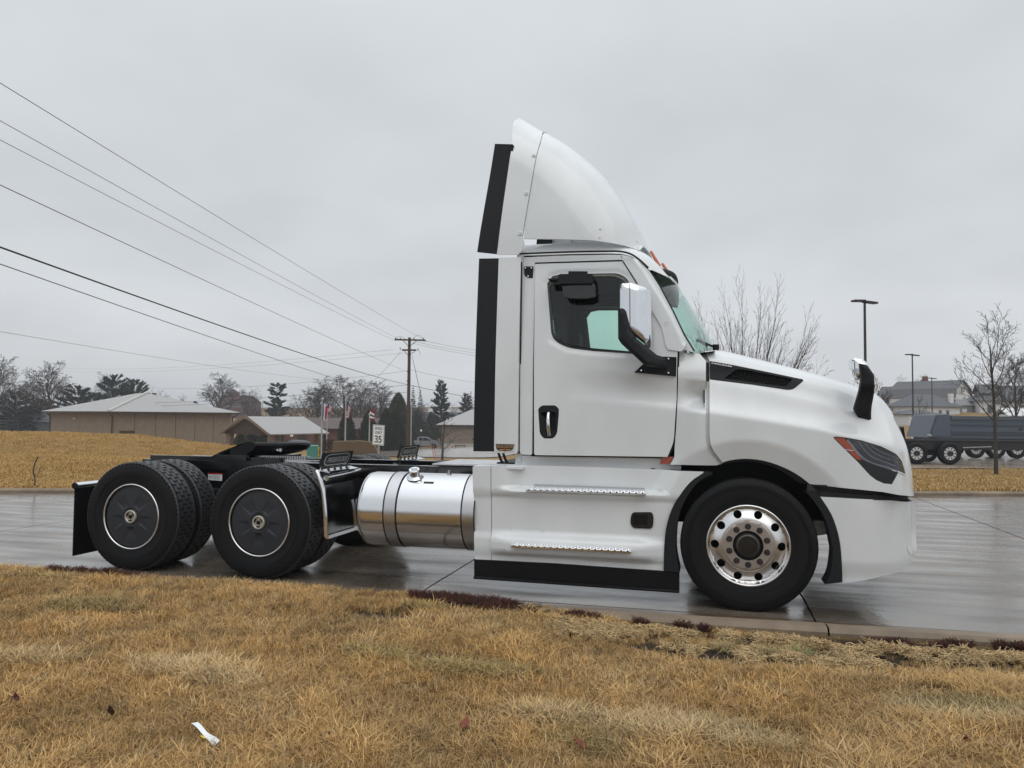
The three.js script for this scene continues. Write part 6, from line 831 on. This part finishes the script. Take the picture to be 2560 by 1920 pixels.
{ // flags
  const stripes = (kind) => canvasTex(128, 96, (c, w, h) => { if (kind === 'state') { c.fillStyle = '#3a5f96'; c.fillRect(0, 0, 34, h); c.fillStyle = '#dfe3e6'; c.fillRect(34, 0, 60, h); c.fillStyle = '#a8323a'; c.fillRect(94, 0, 34, h); } else if (kind === 'tri') { c.fillStyle = '#8f2c36'; c.fillRect(0, 0, w, h); c.fillStyle = '#e4e6ea'; c.fillRect(0, 24, w, 18); c.fillRect(0, 58, w, 16); c.fillStyle = '#2b3050'; c.fillRect(0, 42, w, 16); } else { for (let k = 0; k < 13; k++) { c.fillStyle = k % 2 ? '#dcdfe2' : '#a83540'; c.fillRect(0, k * h / 13, w, h / 13 + 1); } c.fillStyle = '#2a2f52'; c.fillRect(0, 0, 52, h * 7 / 13); } });
  const pole = (b, topPx, r, l) => { const q = G(b), o = thing('flagpole', l, 'flagpole', q, RY, 'flagpoles in front of the brick building'); const h = topPx[1] - q[1]; part(o, 'pole_shaft', cyl(r, r * .6, h, 10, 0, h / 2, 0), B.metal); part(o, 'finial', new THREE.SphereGeometry(r * 1.3, 10, 8).translate(0, h, 0), B.metal); return q; };
  const flag = (a, b, w, kind, l) => { // hangs from a to b, folded
    const g = new THREE.PlaneGeometry(1, 1, 14, 14), P = g.attributes.position; const hgt = a[1] - b[1]; for (let i = 0; i < P.count; i++) { const u = P.getX(i) + .5, v = .5 - P.getY(i); P.setXYZ(i, u * w * (1 - .25 * v) + .03 * Math.sin(u * 14), -v * hgt * (.72 + .28 * (1 - u)) - u * hgt * .28, .06 * Math.sin(u * 11 + v * 2) * (.3 + u)); } g.computeVertexNormals(); const m = part(scene, 'flag', g, M({ map: stripes(kind), roughness: .9 })); m.position.set(...a); m.rotation.y = RY; tag(m, l, 'flag', 'flags on the poles'); };
  pole([-18.66,0,-28.501], [-18.639,2.249,-28.472], .05, 'leftmost and thickest flagpole, white and bare at its foot'); pole([-27.935,0,-46.813], [-27.933,2.248,-46.779], .05, 'thin flagpole just right of the thickest one'); pole([-22.965,0,-39.805], [-22.911,2.876,-39.756], .06, 'tallest flagpole with the striped flag'); pole([-21.452,0,-40.184], [-21.401,1.537,-40.193], .06, 'shorter flagpole left of the speed sign');
  flag([-18.62,2.131,-28.482], [-18.622,1.222,-28.521], .20, 'state', 'folded blue white and red flag on the thickest flagpole'); flag([-27.918,2.308,-46.78], [-27.92,1.705,-46.806], .32, 'us', 'small striped flag on the thin flagpole'); flag([-22.9,2.304,-39.784], [-22.903,1.265,-39.829], .20, 'us', 'red and white striped flag on the tallest flagpole'); flag([-21.425,1.953,-40.169], [-21.428,1.122,-40.205], .28, 'tri', 'red white and black striped flag on the shorter flagpole');
}
{ // monument stone, hedge, bin, lamps, box
  const p = [-17.971,0,-30.738], gy = groundY(p[0], p[2]), o = thing('stone_monument', 'rough tan stone monument sign in front of the flagpoles', 'monument', [p[0], gy, p[2]], RY), top = [-17.975,.122,-30.796][1] - gy; const s = toPath(rounded([[-1.08, 0], [1.45, 0], [1.3, top * .62, .1], [.95, top * .96, .08], [.3, top], [-.4, top * .985], [-.98, top * .97, .06], [-1.05, top * .5]]), THREE.Shape); let g = new THREE.ExtrudeGeometry(s, { depth: .4, bevelEnabled: true, bevelSize: .05, bevelThickness: .06, bevelSegments: 2 }); part(o, 'stone_block', g, B.stone); part(o, 'base_stone', rb(3.4, .3, .9, .06, .2, .12, .2), B.stone);
  const h = thing('hedge', 'low brown leafless hedge left of the stone monument', 'hedge', G([-20.748,0,-33.137]), RY); const c = new Buf(); for (let i = 0; i < 2600; i++) { const q = V(rr(-.45, .5), rr(0, 1.5), rr(-.4, .4)), v = rdir().multiplyScalar(.13), w = rdir().multiplyScalar(.02); v.y = Math.abs(v.y); c.tri(q.clone().sub(w), q.clone().add(w), q.clone().add(v)); } part(h, 'twigs', c.geo(), M({ color: [.06, .033, .028], roughness: .95 }));
  const b = thing('dumpster', 'teal bin beyond the fifth wheel', 'bin', G([-25.917,0,-41.128]), RY + .2); part(b, 'bin_body', bx(.85, 1.0, .7, 0, .85, 0), B.teal); part(b, 'lid', bx(.8, .05, .74, -.02, 1.38, 0, .08), B.teal); part(b, 'stripe', bx(.12, .95, .02, .36, .85, .37), B.yellow);
  const w = thing('bollard', 'short white post in front of the brown hedge', 'bollard', G([-17.604,0,-26.703]), RY); part(w, 'post_body', [rb(.10, .42, .10, .02, 0, .2, 0)], B.white);
  const lamp = (p_, y, l) => { const q = G(p_), L = thing('globe_lamp', l, 'lamp', q, 0, 'small globe lamps'); const hh = y[1] - q[1]; part(L, 'post', cyl(.04, .035, hh, 8, 0, hh / 2, 0), B.brown); part(L, 'globe', new THREE.SphereGeometry(.15, 14, 10).translate(0, hh + .1, 0), B.white); };
  lamp([-37.798,0,-58.786], [-37.803,-.58,-58.875], 'globe lamp seen through the open shelter'); lamp([-35.367,0,-86.226], [-35.372,-.521,-86.311], 'globe lamp above the silver pickup bed');
  const e = thing('meter_box', 'grey meter box on a thin mast at the corner of the tan hall', 'meter box', [...[-44.475,-2.4,-59.175]], RY); const ey = [-44.482,-.99,-59.281][1] + 2.4; part(e, 'box', bx(.3, .5, .2, 0, ey, 0), B.metal); part(e, 'mast', cyl(.03, .03, ey + 1.6, 6, 0, (ey + 1.6) / 2, 0), B.metal);
  const t = thing('sapling', 'leafless crooked sapling by the far kerb at left', 'sapling', G([-12.446,0,-5.707]), RY); part(t, 'stem', tube([[0, 0, 0], [.01, .14, 0], [-.025, .3, 0], [.0, .45, .01], [.05, .58, 0]], .011, 20, 6), B.barkGrey); part(t, 'side_twig', [tube([[.0, .22, 0], [.07, .28, .01], [.12, .40, 0]], .005, 10, 4), tube([[.03, .52, 0], [-.05, .50, 0], [-.11, .51, 0]], .004, 10, 4), tube([[.08, .29, .01], [.15, .33, 0]], .003, 6, 4), tube([[.02, .1, 0], [-.08, .2, .02]], .003, 6, 4)], B.barkGrey);
}
{ // pickup
  const p = [-46.773,0,-117.418], gy = groundY(p[0], p[2]) + .1, o = thing('pickup_truck', 'silver crew cab pickup parked in front of the tan annex', 'pickup', [p[0], gy, p[2]], RY); const pr = [[-2.9, .55], [-2.92, 1.2, .05], [-2.85, 1.28], [-.95, 1.3], [-.85, 1.9, .1], [-.6, 1.95, .1], [.75, 1.93, .1], [1.55, 1.38, .05], [2.75, 1.3, .12], [2.9, 1.1, .05], [2.92, .6], [2.7, .45], [2.35, .45], ...Array.from({ length: 9 }, (_, k) => [1.85 + .5 * Math.cos(k / 8 * H), .45 + .48 * Math.sin(k / 8 * H)]), [-1.35, .45], ...Array.from({ length: 9 }, (_, k) => [-1.85 + .5 * Math.cos(k / 8 * H), .45 + .48 * Math.sin(k / 8 * H)]), [-2.5, .5]];
  part(o, 'body', new THREE.ExtrudeGeometry(toPath(rounded(pr), THREE.Shape), { depth: 1.8, bevelEnabled: true, bevelSize: .04, bevelThickness: .08, bevelSegments: 3 }).translate(0, 0, -.9), B.silver); for (const [a, b_] of [[[-.72, 1.42], [0, 0]]]) { part(o, 'window', panel([[-.72, 1.38, .05], [.02, 1.38], [.02, 1.84], [-.64, 1.84, .08]], .99, {}), B.pane); part(o, 'window', panel([[.1, 1.38], [1.3, 1.38, .05], [.72, 1.84, .08], [.1, 1.84]], .99, {}), B.pane); }
  for (const x of [-1.85, 1.85]) for (const z of [.8, -.8]) { const w = grp(o, 'wheel', x, .42, z); part(w, 'tyre', cyl(.42, .42, .28, 22, 0, 0, 0, 'z'), mats.tyre); part(w, 'rim', cyl(.25, .25, .03, 16, 0, 0, z > 0 ? .14 : -.14, 'z'), B.dark); } part(o, 'bed_liner', bx(1.8, .04, 1.6, -1.9, 1.3, 0), B.dark); part(o, 'bumper', bx(.12, .25, 1.85, 2.95, .6, 0), mats.chrome); part(o, 'side_step', bx(1.9, .08, .15, .1, .42, .95), B.dark); part(o, 'door_seam', [bx(.015, .85, .01, .05, .95, .985), bx(.015, .85, .01, -.85, .95, .985), bx(.015, .85, .01, 1.3, .95, .985)], B.dark); part(o, 'side_mirror', bx(.2, .2, .2, 1.25, 1.45, 1.08), B.dark);
}
// ---------- right side ----------
plantBare('vase', 0, [1.088,0,-24.167], [.986,6.978,-23.899][1], 2.85, 'many stemmed vase shaped bare tree behind the hood', B.twigRed, .4);
plantBare('round', 0, [3.422,0,-29.912], [3.515,4.151,-29.817][1], 1.2, 'smaller bare shrub right of the vase shaped tree, above the hood', B.twigRed, 2);
{ const p = [8.115,0,-39.345], t = plantBare('round', 1, p, [8.122,4.162,-39.227][1], 1.5, 'shrub with dry brown leaves behind the hood mirror', B.twigRed, 1); const c = new Buf(); for (let i = 0; i < 700; i++) { const q = rdir().multiplyScalar(rr(.4, 1)); q.y = Math.abs(q.y) * .55 + .42; const v = rdir().multiplyScalar(.05), w = rdir().multiplyScalar(.03); v.y *= .6; c.tri(q.clone().sub(w), q.clone().add(w), q.clone().add(v)); } part(t, 'dry_leaves', c.geo(), B.dryLeaf); }
plantBare('young', 0, [9.571,0,-24.231], [9.882,5.591,-24.127][1], 1.6, 'bare street tree with straight trunk in front of the dump truck', B.twigGrey, 2.2, null, B.barkGrey);
plantBare('oak', 0, [20.09,0,-52.667], [20.233,6.321,-52.489][1], 1.9, 'crooked bare tree behind the dump body at right edge', B.twigGrey, 1, null, B.barkGrey);
plantBare('sapling', 0, [19.257,0,-73.097], [19.191,3.892,-72.973][1], .9, 'slim leafless sapling between the two farther lamp posts', B.twigGrey, 3);
plantBare('round', 0, [39.629,0,-158.695], [39.653,10.657,-158.296][1], 3.8, 'bare tree in front of the white gambrel house', B.twigGrey, 1); plantBare('oak', 2, [33.954,0,-157.272], [33.967,6.48,-157.054][1], 3, 'low bare tree left of the houses, near the nose of the truck', B.twigRed, 1); plantBare('round', 1, [57.626,0,-173.528], [56.84,9.478,-172.978][1], 4, 'bare tree between the gambrel house and the right edge', B.twigGrey, 2);
plantGreen('spruce', [41.647,0,-136.499], [41.658,5.515,-136.323][1], 1.3, 'small dark evergreen right of the gambrel house'); 
{ // lamp posts
  const L = (b, top, hw, l, n) => { const q = G(b), h = top[1] - q[1], o = thing('lamp_post', l, 'lamp post', q, RY); part(o, 'post', cyl(.085, .065, h - .1, 10, 0, (h - .1) / 2, 0), B.bronze); part(o, 'base', cyl(.2, .18, .5, 12, 0, .25, 0), mats.white); part(o, 'luminaire', rb(.75, .11, .38, .03, -.38, h, .1, 0, .35, .05), B.bronze); part(o, 'luminaire', rb(.75, .11, .38, .03, .36, h - .06, -.06, 0, .35, -.05), B.bronze); part(o, 'head_bracket', bx(.3, .08, .1, 0, h - .05, 0), B.bronze); };
  L([8.221,0,-39.371], [8.005,7.957,-39.031], 1, 'tallest looking lamp post with twin heads behind the hood mirror'); L([19.918,0,-78.422], [19.702,8.015,-78.079], 1, 'middle lamp post with flat head right of the truck nose'); L([31.826,0,-117.525], [31.277,7.584,-117.118], 1, 'farthest lamp post in front of the white houses');
}
{ // houses on the bank
  const gw = (o, w, d, H0, m, rm, nm) => { part(o, 'wall', bx(w, H0, d, 0, H0 / 2, 0), m); };
  { const p = [38.018,0,-142.812], o = thing('gambrel_house', 'tall white house with grey gambrel roof on the hill', 'house', [p[0], 2.4, p[2]], RY - .92), w = 11, d = 6.5; part(o, 'wall', bx(w, 2.9, d, 0, 1.45, 0), B.siding); const s = new THREE.Shape(); [[-d / 2, 0], [d / 2, 0], [d / 2 - .62, 1.44], [.05, 2.84], [-.05, 2.84], [-d / 2 + .62, 1.44]].forEach((q, i) => i ? s.lineTo(...q) : s.moveTo(...q)); part(o, 'gable', new THREE.ExtrudeGeometry(s, { depth: w - .3, bevelEnabled: false }).rotateY(Math.PI / 2).translate(-w / 2 + .15, 2.9, 0), B.siding); for (const sg of [1, -1]) { part(o, 'roof_slope', slope([[-w / 2 - .2, 2.85, sg * (d / 2 + .15)], [w / 2 + .2, 2.85, sg * (d / 2 + .15)], [w / 2 + .2, 4.45, sg * (d / 2 - .45)], [-w / 2 - .2, 4.45, sg * (d / 2 - .45)]], .1), B.greyPale); part(o, 'roof_slope', slope([[-w / 2 - .2, 4.46, sg * (d / 2 - .44)], [w / 2 + .2, 4.46, sg * (d / 2 - .44)], [w / 2 + .2, 5.95, 0], [-w / 2 - .2, 5.95, 0]], .1), B.grey); } for (const z of [-1.3, 1.3]) windowAt(o, w / 2 + .03, 1.6, z, .9, 1.3, Math.PI / 2, B.sidingGrey); windowAt(o, w / 2 + .03, 4.3, 0, .8, .8, Math.PI / 2, B.siding); for (const x of [-3.5, -.5, 2.5]) windowAt(o, x, 1.5, d / 2 + .03, .9, 1.3, 0, B.sidingGrey); part(o, 'chimney', bx(.7, 1.4, .7, -1, 6.1, -.6), B.brick);
    const wing = grp(o, 'rear_wing', -6, 0, -1.5); part(wing, 'wall', bx(6, 2.6, 6, 0, 1.3, 0), B.sidingGrey); gableRoof(wing, 6, 6, 2.6, 2.6, .3, B.greyPale); }
  { const p = [32.179,0,-123.805], o = thing('white_ranch_house', 'long low white house with grey hip roof below the gambrel house', 'house', [p[0], 1.5, p[2]], RY + .12), w = 8.4; part(o, 'wall', bx(w, 2.0, 5, 0, 1, 0), B.siding); hipRoof(o, w, 5, 2.0, 1.9, .45, 3.2, B.grey); for (const x of [-3.2, -2.2, 1, 2.2]) windowAt(o, x, 1.0, 2.52, .5, .9, 0, B.siding, 1); part(o, 'chimney', bx(.55, 1.8, .55, 3.3, 3.1, 1.8), B.siding); }
  { const p = [26.213,0,-103.735], o = thing('white_garage', 'plain white garage with low grey roof nearest the bank', 'garage', [p[0], groundY(p[0], p[2]) - .1, p[2]], RY + .1), w = 4.4; part(o, 'wall', bx(w, 1.55, 4, 0, .8, 0), B.siding); hipRoof(o, w, 4, 1.58, .62, .3, 1.5, B.grey); windowAt(o, 1.5, 1.0, 2.03, .3, .35, 0, B.siding, 1); }
  { const p = [38.019,0,-129.398], o = thing('grey_house', 'grey shed with white garage door right of the ranch house', 'house', [p[0], 1.8, p[2]], RY), w = 3.6; part(o, 'wall', bx(w, 2.1, 4, 0, 1.05, 0), B.sidingGrey); gableRoof(o, w, 4, 2.1, .9, .2, B.sidingGrey); part(o, 'garage_door', bx(.7, 1.1, .06, .5, .9, 2.03), B.siding); part(o, 'retaining_wall', bx(7, .7, .4, 3.5, -.2, 3), B.brick); part(o, 'porch_roof', bx(2.8, .5, .1, -2.3, 2.7, 2), B.brick); }
  { const p = [45.562,0,-129.226], o = thing('grey_roof_house', 'large grey roofed white house behind bare branches at right edge', 'house', [p[0], 1.9, p[2]], RY - .2), w = 10; part(o, 'wall', bx(w, 2.6, 6, 0, 1.3, 0), B.siding); hipRoof(o, w, 6, 2.6, 2.4, .5, 4, B.grey); for (const x of [-3.5, -1.5, 1, 3]) windowAt(o, x, 1.3, 3.02, .8, 1.2, 0, B.sidingGrey); const dm = grp(o, 'dormer', -3.5, 0, 1); part(dm, 'wall', bx(2.4, 4, 2.5, 0, 2, 0), B.greyPale); gableRoof(dm, 2.4, 2.5, 4, 1.2, .25, B.grey); }
  { const p = [36.017,0,-97.938], o = thing('white_shed', 'small white shed just above the dump body at right edge', 'shed', [p[0], .3, p[2]], RY); part(o, 'wall', bx(4, 1.9, 3, 0, .95, 0), B.siding); gableRoof(o, 4, 3, 1.9, .8, .25, B.siding); windowAt(o, 1.2, 1.2, 1.52, .5, .5, 0, B.grey, 1); }
}
{ // other trucks in the lot
  const tw = (o, x, z, r = .51) => { const w = grp(o, 'wheel', x, r, z); part(w, 'tyre', new THREE.LatheGeometry([[.29, -.13], [.36, -.145], [.45, -.14], [.5, -.11], [.5, .11], [.45, .14], [.36, .145], [.29, .13]].map(p => new THREE.Vector2(...p)), 40).rotateX(Math.PI / 2), mats.tyre); const out = [], hs = []; for (let k = 0; k < 40; k++) out.push([.292 * Math.cos(k * .15708), .292 * Math.sin(k * .15708)]); for (let k = 0; k < 10; k++) { const a = k * .62832, h = []; for (let q = 0; q < 10; q++) h.push([.235 * Math.cos(a) + .034 * Math.cos(q * .62832), .235 * Math.sin(a) + .034 * Math.sin(q * .62832)]); hs.push(h); } part(w, 'rim', panel(out, .10, { holes: hs }), M({ color: [.78, .78, .79], metalness: .85, roughness: .35 })); part(w, 'rim_back', cyl(.29, .29, .02, 24, 0, 0, .04, 'z'), B.dark); part(w, 'hub', [cyl(.13, .11, .10, 18, 0, 0, .13, 'z'), ...Array.from({ length: 10 }, (_, k) => cyl(.018, .018, .05, 5, .16 * Math.cos(k * .62832), .16 * Math.sin(k * .62832), .11, 'z'))], B.dark); };
  const p = [10.435,0,-32.703], gy = groundY(p[0], p[2]) + .065, o = thing('truck_chassis', 'bare black truck chassis on tandem aluminium wheels in the far lot', 'truck', [p[0], gy, p[2]], RY);
  tw(o, 0, 0); tw(o, -1.5, -.02); tw(o, 0, -1.9); tw(o, -1.5, -1.9); part(o, 'frame_rail', [bx(11, .42, .12, 3.0, .88, -.35), bx(11, .05, .25, 3.0, 1.09, -.3)], B.dark); part(o, 'frame_rail', bx(11, .42, .12, 3.0, .93, -1.5), B.dark); part(o, 'axle', [bx(1.9, .3, .5, -.75, .55, -.8), cyl(.09, .09, 1.8, 8, 0, .5, -1, 'z'), cyl(.09, .09, 1.8, 8, -1.5, .5, -1, 'z')], B.dark); part(o, 'torque_rod', bx(1.3, .04, .05, 1.4, .80, -.2, 0, 0, .04), B.metal); tw(o, 7.2, 0);
  const p2 = [13.622,0,-39.694], g2 = groundY(p2[0], p2[2]) + .065, d = thing('dump_truck', 'black chassis dump truck with a slate blue steel dump body', 'dump truck', [p2[0], g2, p2[2]], RY);
  tw(d, 0, 0); tw(d, 1.15, -.1); tw(d, 2.2, 0); tw(d, 0, -1.9); tw(d, 2.2, -1.9); for (const z of [-.4, -1.5]) part(d, 'frame_rail', bx(9, .32, .12, 2.4, .82, z), B.dark);
  const bw = 2.3, side = [[-2.45, 1.10], [-2.05, 2.28, .04], [-1.5, 2.31], [-1.1, 2.20], [7.5, 2.20], [7.5, 1.05], [-1.9, 1.05]]; part(d, 'dump_body', new THREE.ExtrudeGeometry(toPath(rounded(side), THREE.Shape), { depth: bw, bevelEnabled: true, bevelSize: .02, bevelThickness: .02, bevelSegments: 1 }).translate(0, 0, -bw - .0), B.steelBlue);
  part(d, 'top_rail', [bx(8.8, .14, .14, 3.1, 2.13, .06), bx(8.8, .04, .18, 3.1, 2.215, .06)], B.steelBlue); part(d, 'side_ledge', [bx(8.8, .20, .10, 3.1, 1.36, .06, .35), bx(8.8, .10, .08, 3.1, 1.78, .05, .2)], B.steelBlue); part(d, 'corner_post', panel([[-2.38, 1.14], [-2.0, 2.25], [-1.3, 2.24], [-1.3, 1.14]], .07, { t: .08 }), B.steelBlue); part(d, 'tailgate_foot', [bx(.9, .14, 1.9, -1.75, 1.0, -1.1)], B.steelBlue); part(d, 'tailgate_hinge', [cyl(.07, .07, .2, 8, -2.42, 1.2, .02, 'z'), bx(.3, .08, .3, -1.7, 2.33, -.2)], B.metal); part(d, 'serial_mark', panel([[2.33, 1.5], [2.5, 1.5], [2.49, 1.64], [2.38, 1.64]], .055, {}), B.dark); part(d, 'crossmember', bx(8.5, .12, .9, 2.5, .98, -1), B.dark);
}
renderer.render(scene, camera);
